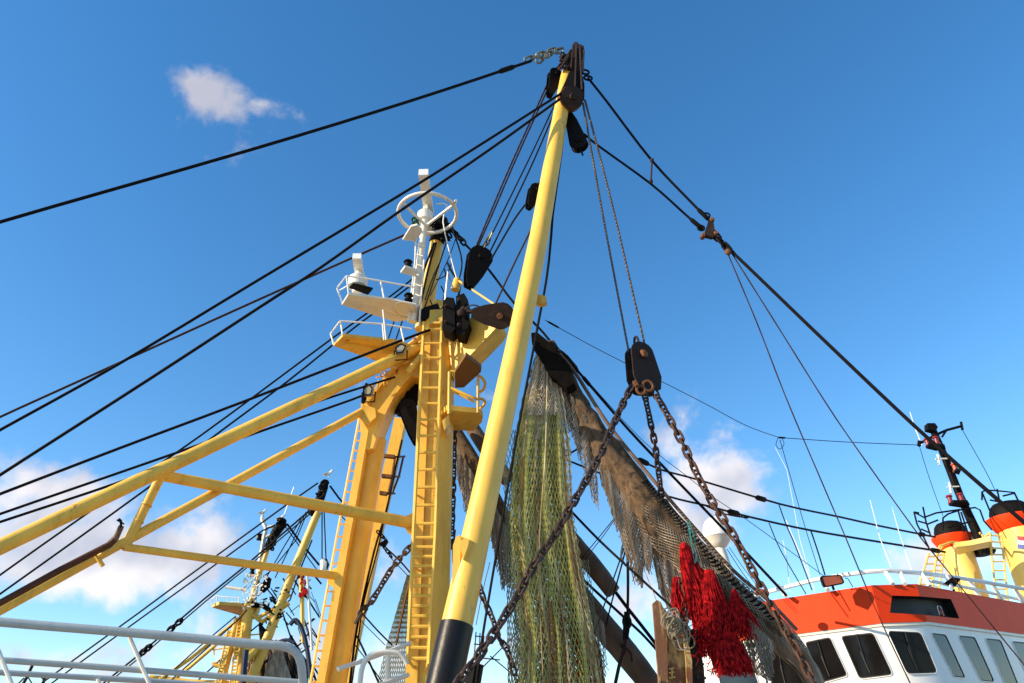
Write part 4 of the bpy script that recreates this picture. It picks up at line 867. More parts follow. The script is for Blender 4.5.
mb = MB(); rr_ = random.Random(4)
for i in range(26):
    x = 583+i*1.0+rr_.uniform(-2, 2); 
    if i < 14: ptube(mb, [(592+rr_.uniform(-1, 1), 632, 13.4), (598+rr_.uniform(-3, 3), 655, 13.4), (603+rr_.uniform(-5, 5), 700, 13.4)], 1.6, 4, smooth=3)
tag(mb.build('red_rope_end', REDT), 'red rope end showing behind the right edge of the green net', 'rope')
chain('short rusty chain hanging beside the red tassels', [(680, 578), (682, 600), (684, 625)], 12.0, 12.0, 5.5, CHNO)
# ------------------------------------------------------------------ rusty post with coiled cable
OP = thing('rusty_post', 'cream painted rusty steel post with perforated side and coiled cable on top', 'post', at(675, 683, 11.8))
def poly(pts, Y, off, name, m, parent):
    P_ = [at(x, y, Y) for x, y in pts]; return MB().prism(P_, off).build(name, m, parent)
RPST = mat('rusty_cream_paint', (.46, .32, .12), .6, rust=1.15, rustcol=(.15, .05, .015), var=.4, bump=.3, streak=.3)
REDG = mat('rusty_edge_paint', (.17, .07, .03), .7, rust=.9, rustcol=(.42, .28, .12), var=.3, bump=.4, streak=2)
poly([(653, 603), (657, 600), (661, 602), (665, 612), (667, 640), (669, 725), (662, 725)], 11.8, Vector((0, .1, 0)), 'edge_flange', REDG, OP)
poly([(662, 606), (684, 632), (692, 655), (694, 725), (668, 725), (666, 640)], 11.95, Vector((0, .06, 0)), 'face_plate', RPST, OP)
poly([(684, 631), (688, 640), (692, 660), (694, 725), (690, 725), (687, 660)], 11.75, Vector((0, .3, 0)), 'edge_flange', RPST, OP)
sidep = [(689, 643), (700, 645), (704, 668), (708, 725), (695, 725), (692, 665)]
poly(sidep, 11.9, Vector((0, .2, 0)), 'perforated_plate', RUST, OP)
poly([(686, 632), (694, 628), (703, 645), (690, 644)], 11.9, Vector((0, .3, 0)), 'shelf_plate', BLK, OP)
hm = MB()
for (x, y) in ((694, 651), (701, 652), (696, 663.5), (703, 664), (698, 677), (705, 678)): p = at(x, y, 11.88); hm.lathe(p, Vector((0, 1, 0)), [(.02, 0), (.02, .015)], 8)
hm.build('bolt_hole', RUBR, OP)
for (l0, l1) in (((669, 669), (674, 668)), ((669, 673), (674, 672)), ((669, 678), (675, 677)), ((672, 668), (672, 679))):
    MB().bar(at(*l0, 11.93), at(*l1, 11.93), .008, .012, Vector((0, -1, 0))).build('welded_mark', CREAMY, OP)
CB = MB(); cr_ = random.Random(5)
for i in range(20):
    f = i/19; c = at(667+18*f*.8+2, 616+24*f, 11.6+cr_.uniform(-.08, .08)); rx = (.13, .17, .10)[i % 3]+cr_.uniform(-.02, .03)
    d = Vector((.6+cr_.uniform(-.6, .3), cr_.uniform(-.5, .5), .35+cr_.uniform(-.7, .5))).normalized(); e = d.cross(Vector((.2, 1, .2))).normalized()
    CB.loop(c, d, e, rx, rx*cr_.uniform(.4, .8), .010, 16)
tag(CB.build('coiled_cable', COIL), 'pale cable coiled in many loops over the head of the rusty post', 'cable')
# ================================================================== WHEELHOUSE
YS[0] = SC = 1.36
cr0 = at(871, 585.2, 14.5); zt = cr0.z
def vplane(px, py, A, B):                            # ray hit with the vertical plane through A,B
    n = Vector((B.y-A.y, -(B.x-A.x), 0)); d = ray(px, py); return CAM + d*((A-CAM).dot(n)/d.dot(n))
T = [atz(x, y, zt) for x, y in ((690, 612.5), (871, 585.2), (916, 584.0), (1024, 603.5))]
T.append(T[3]+(T[3]-T[2])*3.0)
dd = ray(881.5, 623); zb = CAM.z + dd.z*math.hypot(T[1].x, T[1].y)/math.hypot(dd.x, dd.y)
back = T[4]+Vector((-3.0, 4.5, 0)); back2 = T[0]+Vector((3.5, 4.5, 0))
WH = thing('wheelhouse', 'white trawler wheelhouse with an orange red upper band and dark tinted windows', 'wheelhouse', (T[1].x, T[1].y, DZ))
plan = T+[back, back2]
def wall(A, B, z0, z1, th=.06):
    d = (B-A).normalized(); n = Vector((d.y, -d.x, 0)); 
    if n.dot(CAM-A) < 0: n = -n
    a, b = Vector((A.x, A.y, 0)), Vector((B.x, B.y, 0)); k = Vector((0, 0, 1))
    return [a+k*z0, b+k*z0, b+k*z1, a+k*z1], n
band = MB()
for i, (A, B) in enumerate(zip(plan, plan[1:]+plan[:1])):
    q, n = wall(A, B, zb, zt)
    if i in (1, 2): continue
    m_ = len(band.v); band.v += q; band.f.append((m_, m_+1, m_+2, m_+3))
A, B, C_ = T[1], T[2], T[3]
def ez(P_, z): return Vector((P_.x, P_.y, z))
TL, BL = vplane(892, 595.5, A, B), vplane(890, 612.8, A, B); TR, BR = vplane(951, 599, B, C_), vplane(959.5, 618.5, B, C_)
CT, CB_ = ez(B, vplane(920, 596.3, A, B).z), ez(B, vplane(925, 615, A, B).z)
for q in ([ez(A, zb), ez(BL, zb), BL, TL, ez(TL, zt), ez(A, zt)], [TL, CT, ez(B, zt), ez(TL, zt)], [ez(BL, zb), ez(B, zb), CB_, BL],
          [CT, TR, ez(TR, zt), ez(B, zt)], [ez(B, zb), ez(BR, zb), BR, CB_], [ez(BR, zb), ez(C_, zb), ez(C_, zt), ez(TR, zt), TR, BR]):
    m_ = len(band.v); band.v += q; band.f.append(tuple(range(m_, m_+len(q))))
bo = band.build('upper_band', ORG, WH, angle=25)
n1_ = (wall(A, B, 0, 1)[1]+wall(B, C_, 0, 1)[1]).normalized(); rim_ = [TL, CT, TR, BR, CB_, BL]; inn_ = [p-n1_*.28 for p in rim_]
bm_ = MB(); bm_.v = [p-n1_*.004 for p in rim_]+inn_
for i in range(6): j = (i+1) % 6; bm_.f.append((i, j, 6+j, 6+i))
bm_.f.append((6, 7, 10, 11)); bm_.f.append((7, 8, 9, 10)); bm_.build('lamp_recess', RUBR, WH)
A, B = B, C_
p = vplane(943, 611, A, B)-n1_*.08; lp = MB(); lp.lathe(p-Vector((0, 0, .10)), Vector((0, 0, 1)), [(.06, 0), (.065, .03), (.05, .04), (.06, .12), (.045, .17), (.02, .19)], 14); lo_ = lp.build('navigation_light', DKRED, WH)
cg = MB()
for sx in (-1, 1): e = (B-A).normalized(); cg.tube([p+e*.1*sx-Vector((0, 0, .1)), p+e*.1*sx+Vector((0, 0, .1)), p+e*.05*sx+Vector((0, 0, .14))], .012, 6)
cg.build('lamp_guard', WHTC, WH)
rf = MB(); rf.prism([Vector((v.x, v.y, zt-.02))+(sum(plan, Vector())/6-v).normalized()*.02 for v in plan], Vector((0, 0, -.04))); rf.build('roof', GRYR, WH)
cen = sum(plan, Vector())/len(plan)
# lower wall, set back under the band
def off(i):
    prev, cur, nxt = plan[i-1], plan[i], plan[(i+1) % len(plan)]; d1 = (cur-prev).normalized(); d2 = (nxt-cur).normalized()
    n1 = Vector((-d1.y, d1.x, 0)); n2 = Vector((-d2.y, d2.x, 0))
    if n1.dot(cen-cur) < 0: n1 = -n1
    if n2.dot(cen-cur) < 0: n2 = -n2
    return cur+(n1+n2)*(.06/(1+n1.dot(n2)))
low = [off(i) for i in range(len(plan))]
wm = MB(); wm.prism([Vector((v.x, v.y, DZ)) for v in low], Vector((0, 0, zb-.07-DZ)))
wm.build('wall', WHTC, WH)
sf = MB(); sf.prism([Vector((v.x, v.y, zb+.001)) for v in [c.lerp(cen, .003) for c in plan]], Vector((0, 0, -.07))); sf.build('soffit', WHT, WH)
gut = MB()
def window(quad, iA, iB, glass=GLS, th=.025, rim=.03, name='window'):
    A, B = low[iA], low[iB]; _, n = wall(A, B, 0, 1); Q = [vplane(x, y, A, B)+n*.004 for x, y in quad]
    k = min((Q[1]-Q[0]).length, (Q[2]-Q[1]).length); Q = [p+(p-sum(Q, Vector())/4)*.05 for p in Q]; o = roundpoly(Q, k*.13, 5); inn = inset(o, rim*.7); 
    fr = MB(); oo = roundpoly([Q[0]+(Q[0]-sum(Q, Vector())/4).normalized()*rim*.6, Q[1]+(Q[1]-sum(Q, Vector())/4).normalized()*rim*.6, Q[2]+(Q[2]-sum(Q, Vector())/4).normalized()*rim*.6, Q[3]+(Q[3]-sum(Q, Vector())/4).normalized()*rim*.6], k*.15, 5)
    fr.ring(oo, o, n*th); f = fr.build('window', WHTC, WH)
    gk = MB(); gk.ring(o, inset(o, .032), n*.02); gk.build('gasket', RUBR, f)
    pn = MB(); pn.prism(inset(o, .010), n*.008); pn.build('pane', glass, f)
    if iA < 2 and glass is GLS:
        c_ = sum(Q, Vector())/4; wp_ = MB(); p0 = (Q[0]+Q[1])/2+n*.05; p1 = c_+(Q[3]-Q[0])*.18+(Q[0]-Q[1])*.12+n*.03; wp_.tube([p0, p1], .012, 6); wp_.bar(p1-(Q[3]-Q[0])*.28, p1+(Q[3]-Q[0])*.22, .012, .01); wp_.build('wiper', RUBR, f)
    return f
window([(764, 650), (793, 645), (812, 690), (775, 694)], 0, 1)
window([(806, 643), (830, 638), (847, 675), (822, 682)], 0, 1)
window([(842, 637), (873, 633.5), (892, 674), (860, 678)], 0, 1)
window([(716, 660), (748, 654), (760, 690), (724, 696)], 0, 1, GLSB)
window([(888, 632), (920, 633.5), (936, 672), (907, 673)], 1, 2)
window([(931, 634), (945, 635.5), (964, 677), (953, 676)], 2, 3, GLSB)
window([(958, 636.5), (974, 638), (993, 681), (980, 680)], 2, 3, GLSB)
window([(985, 639.5), (1000, 641), (1019, 689), (1006, 687)], 2, 3, GLSB)
window([(1012, 642.5), (1027, 644), (1047, 694), (1034, 692)], 2, 3, GLSB)
sm_ = MB()
A, B = low[0], low[1]; _, n = wall(A, B, 0, 1); sm_.bar(vplane(836, 636, A, B)+n*.006, vplane(864, 700, A, B)+n*.006, .006, .006); sm_.build('wall_seam', WHT, WH)
# roof railing
rl = MB(); zr_ = zt+.41
def rp(x, y, z=None): return atz(x, y, z if z else zr_)
top_ = [(740, 600), (767, 592), (814, 580), (843, 575), (870, 571.5), (889, 570.5), (921, 573), (959, 578), (990, 583), (1030, 590)]
RP_ = [rp(*t) for t in top_]; rl.tube(RP_, 2.2*mpp(RP_[4]), 8)
lowr = [(930, 581), (964, 587), (1000, 595), (1030, 602)]; zl = zt+.16
L2_ = [atz(x, y, zl) for x, y in lowr]; rl.tube(L2_, 1.7*mpp(L2_[0]), 8)
for (x0, y0, x1, y1) in ((786, 596, 779, 586), (828, 590, 822, 578), (893, 584, 885, 571), (905, 584, 900, 571.5), (930, 586, 921, 573), (952, 588, 946, 576), (979, 596, 969, 580), (1002, 600, 992, 584), (1024, 604, 1014, 588)):
    b_ = atz(x0, y0, zt); t_ = atz(x1, y1, zr_); rl.tube([b_, t_], 2.1*mpp(b_), 6)
rl.build('roof_railing', WHTC, WH)
# floodlights on the roof edge
def roof_light(label, quad, m_lens, Y, hcol):
    P_ = [at(x, y, Y) for x, y in quad]; c = sum(P_, Vector())/4; root = thing('roof_floodlight', label, 'floodlight', c-Vector((0, 0, .2)), 'floodlights on the wheelhouse roof'); n = Vector((-.35, -.9, -.2)).normalized()
    o = roundpoly(P_, .06, 4); MB().prism(o, Vector((.05, .22, .02))).build('housing', hcol, root)
    MB().ring([p+n*.02 for p in o], [p+n*.02 for p in shrink(o, .86)], -n*.02).build('rim', BLK, root)
    MB().prism([p+n*.008 for p in shrink(o, .86)], -n*.006).build('lens', m_lens, root)
    k = MB(); k.tube([c+Vector((0, .1, 0)), c+Vector((.02, .12, -.22))], .03, 6); k.build('bracket', BLK, root)
    return root
roof_light('large amber faced floodlight on the left part of the wheelhouse roof', [(820, 576), (841, 574.5), (845, 583), (824, 587)], AMB, 14.3, BLK)
roof_light('smaller tilted black floodlight with white back by the funnel foot', [(943, 584), (952, 577), (961, 578.5), (955, 587)], BLK, 15.2, WHT)
rope('thin black lead curling from the amber floodlight', [(845, 578), (848, 579), (851, 584), (853, 587)], 19.3, 19.5, 1.0)
mb = MB(); p = at(760, 592, 14.6); mb.ball(p, .1, (1.6, 1, .8)); tag(mb.build('orange_buoy', AMB), 'orange blob of a float beside the chain at the wheelhouse roof end', 'float')
# satellite dome
SDm = thing('satellite_dome', 'white satellite dome on a short white post behind the rolled net', 'satellite dome', at(727, 575, 15.5))
A = at(723, 558, 15.5); U3 = (at(716.5, 528, 15.5)-A).normalized(); c = at(718, 537, 15.5); k = mpp(c)
k *= .89
MB().lathe(c, U3, [(4*k, -13*k), (7*k, -12*k), (12*k, -7*k), (14.6*k, -.6*k), (15.2*k, 0)], 28).build('bowl', WHT, SDm)
MB().lathe(c, U3, [(15.4*k, 0), (15.5*k, 1*k), (15.2*k, 8*k), (14.0*k, 13.5*k), (11.6*k, 18*k), (7.5*k, 21.3*k), (3*k, 22.8*k), (.3*k, 23.1*k)], 28).build('dome_cap', WHTC, SDm)
k /= .89
MB().tube([at(719.5, 547, 15.5), at(733, 585, 15.5)], 5*k, 14).build('stem', WHT, SDm)
pd = MB(); pd.prism([at(x, y, 14.96) for x, y in ((707, 530), (711, 529), (711.5, 533), (707.5, 533.5))], Vector((0, .01, 0))); 
# ================================================================== FUNNELS
def funnel(label, top, bot, wpx, Y, ringc, hatc, seed, flag=False):
    A, B = at(*top, Y), at(*bot, Y); k = mpp(A); r = wpx/2*k; Bz = Vector((A.x, A.y+.0, zt-.3)); U = Vector((0, 0, 1))
    root = thing('funnel', label, 'funnel', Bz, 'ship funnels'); h = A.z-Bz.z
    m = MB(); n = 32; prof = [(1.02, 0), (1, h*.3), (1, h)]
    for (s_, z) in prof:
        for j in range(n): th = 2*PI*j/n; m.v.append(Bz+Vector((math.cos(th)*r*s_, math.sin(th)*r*1.25*s_, z)))
    for i in range(2):
        for j in range(n): m.f.append((i*n+j, i*n+(j+1) % n, (i+1)*n+(j+1) % n, (i+1)*n+j))
    m.f.append(tuple(2*n+j for j in range(n))); m.build('casing', CREAMY, root)
    hr = ringc*k; MB().lathe(A-U*.02, U, [(r*1.0, 0), (r*1.04, .02), (r*1.42, hr*.85), (r*1.42, hr), (r*.9, hr+.01)], 32).build('red_collar', ORG, root)
    MB().lathe(A+U*hr, U, [(r*1.12, 0), (r*1.12, hatc*k*.35), (r*1.0, hatc*k*.75), (r*.8, hatc*k*.98), (r*.4, hatc*k*1.12), (r*.05, hatc*k*1.15)], 28).build('black_cap', BLK, root)
    return root, A, r, k, hr
F1, A1, r1, k1, h1 = funnel('left yellow funnel with red collar and black cap behind the wheelhouse', (956, 549), (960, 590), 27, 21.5, 13, 13, 1)
F2, A2, r2, k2, h2 = funnel('right yellow funnel with red collar, black cap and a tricolour flag painted on it', (1017, 531), (1024, 590), 34, 20.5, 14, 14, 2)
def pipes(parent, name, lines, Y, w, m):
    mb = MB()
    for q in lines: ptube(mb, [(x, y, Y+(d if False else 0)) for x, y in q], w, 6)
    return mb.build(name, m, parent)
pipes(F1, 'railing', [[(914, 512), (924, 517.5), (936, 513), (960, 509.5)], [(914, 512), (917, 524), (930, 550)], [(918, 521), (928, 524), (938, 520)], [(923, 507), (926, 522), (931, 537)], [(943, 530), (943, 518), (948, 514), (960, 510), (975, 507.5), (980, 510), (984, 521), (992, 530)], [(948, 528), (960, 524), (975, 521)], [(921, 529), (930, 533)], [(961, 512), (972, 545)], [(958, 510), (964, 532)], [(914, 512), (919, 513)]], 20.2, 1.7, BLK)
pipes(F2, 'railing', [[(982, 500), (982, 492), (986, 490), (1000, 491), (1014, 492.5), (1020, 505), (1024, 513)], [(982, 492), (992, 516)], [(990, 500), (1000, 502), (1017, 501.5)], [(997, 489), (1000, 503), (1003, 507)], [(1014, 492), (1018, 500)], [(1003, 496), (1015, 493)]], 19.2, 1.7, BLK)
for par, Lf, Rt, Y, n_ in ((F1, [(929, 553), (920, 582), (917, 600)], [(938, 553), (931, 582), (929, 600)], 21.0, 8), (F2, [(990, 532), (992, 560), (997, 600), (999, 620)], [(1001, 533), (1004, 560), (1008, 600), (1010, 620)], 19.7, 13)):
    lm = MB(); ladder(lm, [at(x, y, Y) for x, y in Lf], [at(x, y, Y) for x, y in Rt], n_, .035, .028)
    if par is F2: lm.tube([at(990, 533, Y), at(986, 536, Y+.3), at(984, 541, Y+.4), at(983, 536, Y+.6), at(980, 533, Y+.8)], .045, 6)
    else: lm.tube([at(938, 553, Y), at(944, 545, Y), at(952, 541, Y+.3)], .04, 6)
    lm.build('ladder', CREAMY, par)
lm = MB(); ladder(lm, [at(937, 553, 20.6), at(932, 588, 20.6)], [at(944, 552, 20.6), at(939, 590, 20.6)], 7, .035, .028); lm.tube([at(937, 553, 20.6), at(940, 546, 20.6), at(952, 542, 20.9), at(960, 543, 21)], .045, 6); lm.build('ladder', CREAMY, F1)
# bridging platform between the funnels
zz = at(957, 553, 20.3).z; pl = [atz(x, y, zz) for x, y in ((954, 552), (959, 555), (976, 550), (991, 547), (990, 541), (972, 545), (956, 547))]
BP = thing('bridging_platform', 'pale yellow platform bridging the two funnels', 'platform', pl[0]); MB().prism(pl, Vector((0, 0, .16))).build('deck_plate', CREAMY, BP)
mb = MB(); mb.lathe(at(983, 556, 21.5), Vector((0, 0, 1)), [(.2, 0), (.42, .05), (.5, .15), (.4, .3)], 20); mb.build('underside_fitting', BLK, BP)
# flag on the right funnel
nflag = MB; c = at(1023, 541, 18.9)
def strip(y0, y1, m, name):
    mb = MB(); cen2 = Vector((A2.x, A2.y, 0)); 
    for i in range(5):
        x = 1018+i*3.2; 
        for yy in (y0, y1):
            d = ray(x, yy+(x-1018)*.1); 
            # hit with the elliptic casing
            ex, ey = r2*1.03, r2*1.25*1.03; ox, oy = CAM.x-A2.x, CAM.y-A2.y
            a_ = (d.x/ex)**2+(d.y/ey)**2; b_ = 2*(ox*d.x/ex**2+oy*d.y/ey**2); c_ = (ox/ex)**2+(oy/ey)**2-1; D_ = b_*b_-4*a_*c_
            t_ = (-b_-math.sqrt(max(0, D_)))/(2*a_); mb.v.append(CAM+d*t_)
    for i in range(4): mb.f.append((2*i, 2*i+2, 2*i+3, 2*i+1))
    return mb.build(name, m, FLG)
FLG = strip(535.5, 540, FR, 'painted_flag') if False else None
mbf = MB(); mbf.v = []; 
def strip_into(y0, y1, m, parent):
    mb = MB()
    for i in range(6):
        x = 1017.5+i*2.4
        for yy in (y0, y1):
            d = ray(x, yy+(x-1018)*.12); ex, ey = r2*1.035, r2*1.25*1.035; ox, oy = CAM.x-A2.x, CAM.y-A2.y
            a_ = (d.x/ex)**2+(d.y/ey)**2; b_ = 2*(ox*d.x/ex**2+oy*d.y/ey**2); c_ = (ox/ex)**2+(oy/ey)**2-1; D_ = b_*b_-4*a_*c_
            mb.v.append(CAM+d*((-b_-math.sqrt(max(0, D_)))/(2*a_)))
    for i in range(5): mb.f.append((2*i, 2*i+2, 2*i+3, 2*i+1))
    o = mb.build('flag_stripe', m, parent); return o
strip_into(536, 540, FR, F2); strip_into(540, 544, FW, F2); strip_into(544, 548.5, FB, F2)
# dark signal mast
DM = thing('signal_mast', 'black leaning signal mast with a crossarm and red lamps above the funnels', 'mast', at(985, 548, 21))
mb = MB(); ptube(mb, [(933, 430, 21), (944, 455, 21), (960, 496, 21), (975, 529, 21), (986, 555, 21)], [6.5, 7, 7.5, 9, 11], 10); mb.build('column', BLK, DM)
MB().prism([at(x, y, 20.8) for x, y in ((927.5, 423), (935, 423), (938, 427), (936, 431), (928, 429))], Vector((0, .3, 0))).build('head_box', BLK, DM)
mb = MB(); ptube(mb, [(919, 444, 20.9), (926, 440, 20.9), (940, 433, 20.9), (947, 430, 20.9), (962, 426, 20.9)], 2.6, 6); ptube(mb, [(942, 437, 20.9), (946, 431, 20.9)], 2, 6); ptube(mb, [(961, 422, 20.9), (962.5, 430, 20.9)], 2.5, 6); ptube(mb, [(919.5, 441, 20.9), (919, 446, 20.9)], 3.5, 6); mb.build('crossarm', BLK, DM)
for q in (((926, 448.5), (930, 444), (945, 446), (946, 449), (936, 451)), ((949, 506), (954, 502), (968, 502), (970, 505), (962, 508)), ((954, 473), (957, 470), (961, 471), (959, 475))):
    zz = at(q[0][0], q[0][1], 20.7).z; MB().prism([atz(x, y, zz) for x, y in q], Vector((0, 0, .08))).build('lamp_shelf', BLK, DM)
for (x, y, g_) in ((929, 447, DKRED), (938, 445, DKRED), (956.5, 472, AMB), (951.5, 504, DKRED), (962.5, 502, DKRED)): lamp('', x, y, 20.7, 9, 2.9, g_, DM)
mb = MB()
for (x, y) in ((938.5, 460), (950, 488)): ptube(mb, [(x-.8, y-5.5, 20.8), (x+1, y+5.5, 20.8)], 2.2, 6); ptube(mb, [(x-3, y-1, 20.8), (x+9, y-1.5, 20.8)], 1.6, 6)
mb.build('stub_aerial', WHT, DM)
YS[0] = 1.0
# ================================================================== NEAR RAILS
def pipe_rail(name, label, rails, m, group=None):
    first = rails[0][1][0]; root = thing(name, label, 'railing', at(first[0], first[1], first[2]))
    for (nm, pts, wv) in rails:
        mb = MB(); ptube(mb, pts, wv, 12, smooth=5 if len(pts) > 2 else 0); mb.build(nm, m, root)
    return root
def rr2(pts, Y0, Y1): return spread(pts, Y0, Y1)
pipe_rail('pipe_railing', 'long grey pipe railing with rounded end across the lower left corner', [
    ('top_rail', rr2([(-70, 614), (0, 622), (140, 633.5), (256, 644), (282, 646), (295, 652), (301, 664), (303, 690), (303, 730)], 5.2, 6.2), (9.0, 8.0)),
    ('middle_rail', rr2([(-70, 655), (0, 660), (140, 670), (300, 682.5)], 5.25, 6.2), 6),
    ('bottom_rail', rr2([(-70, 668), (0, 672.5), (140, 680.5), (220, 686)], 5.6, 6.4), 5.5)], GRYR)
root = bpy.data.objects['pipe_railing']
for q in ([(-2, 650, 5.3), (14, 690, 5.32)], [(129, 636, 5.7), (152, 690, 5.75)], [(98, 679, 6.0), (101, 692, 6.0)]):
    mb = MB(); ptube(mb, q, 4.2, 8); mb.build('post', WHT, root)
pipe_rail('white_handrail', 'bent white handrail loop between the gantry legs at the bottom', [
    ('top_rail', rr2([(338, 669), (365, 660), (392, 650), (410, 643)], 11, 12), 4.4),
    ('loop_pipe', rr2([(358, 720), (360, 683), (364, 663), (375, 653.5), (394, 652.5), (402, 656), (407, 664)], 10.9, 11.3), 5.2),
    ('lower_rail', rr2([(376, 686), (392, 681), (408, 675)], 11.5, 12), 4.4),
    ('post', [(388, 652, 11.8), (386, 720, 11.8)], 5)], WHT)
# ================================================================== DISTANT TRAWLERS
YF = 34.0
FT = thing('fishing_trawler', 'farther trawler with yellow gantry, boom and black mastheads seen between the rails', 'trawler', at(255, 700, YF))
hb = at(250, 790, YF)
def fp(name, lines, w, m=YEL, n=8, parent=None, smooth=0):
    mb = MB()
    for q in lines: ptube(mb, [(p[0], p[1], p[2] if len(p) > 2 else YF) for p in q], w, n, smooth=smooth)
    return mb.build(name, m, parent or FT)
FTb = fp('boom', [[(228, 740), (250, 683), (286, 590), (318, 512)]], (12, 7.5), YELB, 12)
fp('gantry_leg', [[(232, 760), (240, 683), (247, 620), (249, 604)]], (12, 10), YEL, 12)
fp('gantry_leg', [[(212, 760), (224, 670), (231, 645), (238, 618)]], (9, 7), YEL, 12)
fp('topmast', [[(247, 616), (256, 585), (269, 545)]], (6, 4.6), YELB, 10)
fp('brace', [[(150, 686), (190, 659), (246, 613)]], 3.6); fp('brace', [[(160, 690), (190, 667), (240, 624)]], 3.6)
fp('brace', [[(150, 676.5), (190, 681), (235, 683)]], 3.5); fp('brace', [[(258, 618), (275, 608), (290, 594)]], 4)
fp('masthead', [[(310, 515), (318, 505), (324, 487), (326, 480)]], [9, 10, 9, 5], BLK); fp('masthead', [[(268, 548), (276, 532), (282, 524), (283, 519)]], [9, 10, 11, 6], BLK); fp('masthead', [[(263, 555), (272, 540), (279, 530)]], 4, BLK)
mb = MB(); rn = random.Random(3)
for (cx, cy, s_) in ((322, 490, 7), (279, 527, 7), (272, 541, 6)):
    for i in range(16):
        t_ = rn.uniform(-1, 1); p = at(cx+t_*s_*.45+rn.uniform(-2.5, 2.5), cy-t_*s_*1.3+rn.uniform(-2, 2), YF-.3); d = Vector((rn.uniform(-1, 1), rn.uniform(-1, 1), rn.uniform(-1, 1))).normalized(); mb.loop(p, d, d.orthogonal().normalized(), .13, .08, .04, 8)
tag(mb.build('masthead_shackle', BLK, FT), kind='stuff')
fp('signal_pole', [[(254, 604), (260, 560), (266, 528), (262, 519)]], 4.2, WHT)
fp('signal_bracket', [[(257, 537), (268, 536)], [(260, 541), (284, 527)], [(264, 528), (274, 526)], [(248, 576), (258, 575)], [(262, 519), (263, 513)]], 3, WHT)
for (x, y) in ((259, 540), (252, 574)): lamp('', x, y, YF-.3, 6, 2.6, BLK, FT)
zz = at(212, 608, YF-.5).z
MB().prism([atz(x, y, zz) for x, y in ((212, 607.5), (219, 604.5), (240, 606), (249, 611), (240, 615.5))], Vector((0, 0, .12))).build('lookout_platform', YELR, FT)
fp('platform_railing', [[(212, 607), (211.5, 600), (216, 596), (240, 598)], [(218, 605), (217, 596)], [(228, 605), (227.5, 597)], [(239, 606), (239, 598)], [(213, 603), (240, 602)]], 1.0, WHT, 5)
mb = MB(); rn = random.Random(9)
for i in range(60):
    p = (252+rn.uniform(-9, 13), 592+rn.uniform(-18, 16)); q = (p[0]+rn.uniform(-4, 4), p[1]+rn.uniform(-4, 4)); ptube(mb, [(p[0], p[1], YF-.4), (q[0], q[1], YF-.4)], rn.uniform(1, 2.4), 5)
tag(mb.build('signal_gear', WHT, FT), kind='stuff')
fp('radar_bar', [[(226, 587), (246, 590)]], 3, WHT)
mb = MB()
for i in range(56):
    x, y = rn.choice(((262, 585), (252, 604), (272, 600), (280, 615), (268, 622), (286, 588))); p = (x+rn.gauss(0, 3.5), y+rn.gauss(0, 3)); q = (p[0]+rn.uniform(-4, 4), p[1]+rn.uniform(-3, 3)); ptube(mb, [(p[0], p[1], YF-.2), (q[0], q[1], YF-.1)], rn.uniform(1, 2.2), 5)
tag(mb.build('deck_gear', BLK, FT), kind='stuff')
fp('pulley_block', [[(262, 592), (265, 587), (268, 577)]], [5, 9, 4], BLK)
fp('jib_bracket', [[(250, 612), (262, 622), (276, 612), (289, 603)]], 5, YELR)
fp('step_platform', [[(234, 652), (254, 650)], [(236, 656), (248, 660)]], 5, YELR)
lm = MB(); ladder(lm, [at(216, 683, YF-.6), at(228, 630, YF-.6)], [at(221, 684, YF-.6), at(233, 631, YF-.6)], 16, .04, .04); ladder(lm, [at(229, 690, YF-.6), at(238, 625, YF-.6)], [at(234, 690, YF-.6), at(243, 625, YF-.6)], 18, .04, .04); lm.build('ladder', YEL, FT)
fp('rear_boom', [[(301, 575), (302, 600), (303, 643)]], (5.5, 4), YELB); 
mb = MB(); 
for i in range(22): p = (301+rn.uniform(-3, 6), 585+rn.uniform(-12, 12)); ptube(mb, [(p[0], p[1], YF-.3), (p[0]+rn.uniform(-2, 2), p[1]+rn.uniform(2, 6), YF-.3)], 1.8, 5)
mb.build('red_rope', REDT, FT)
MB().prism([at(x, y, YF+.2) for x, y in ((228, 648), (233, 628), (241, 612), (252, 603), (258, 606), (255, 616), (247, 619), (241, 628), (237, 648))], Vector((0, .4, 0))).build('arch', YEL, FT)
MB().prism([at(x, y, YF-.5) for x, y in ((233, 647), (251, 644), (259, 649), (248, 661), (238, 656))], Vector((0, .3, 0))).build('step_platform', YELR, FT)
fp('step_railing', [[(214, 655), (214, 645), (224, 643)], [(212, 663), (226, 661)], [(236, 636), (262, 634)], [(213, 650), (224, 648)]], 1.4, YEL, 5)
fp('step_platform', [[(213, 665), (226, 667)]], 4, YELR)
fp('masthead_wrap', [[(238, 606), (262, 605), (272, 612)]], 5, BLK); fp('hanging_block', [[(262, 592), (266, 586), (270, 578)]], [4, 9, 4], BLK); fp('hanging_block', [[(260, 625), (263, 632), (262, 642)]], [3, 8, 4], BLK)
fp('white_block', [[(322, 559), (324, 563), (323.5, 571)]], [4, 8, 7], WHT); fp('white_block_rim', [[(326, 559), (328, 565), (326, 571)]], [2, 3, 2], RUST)
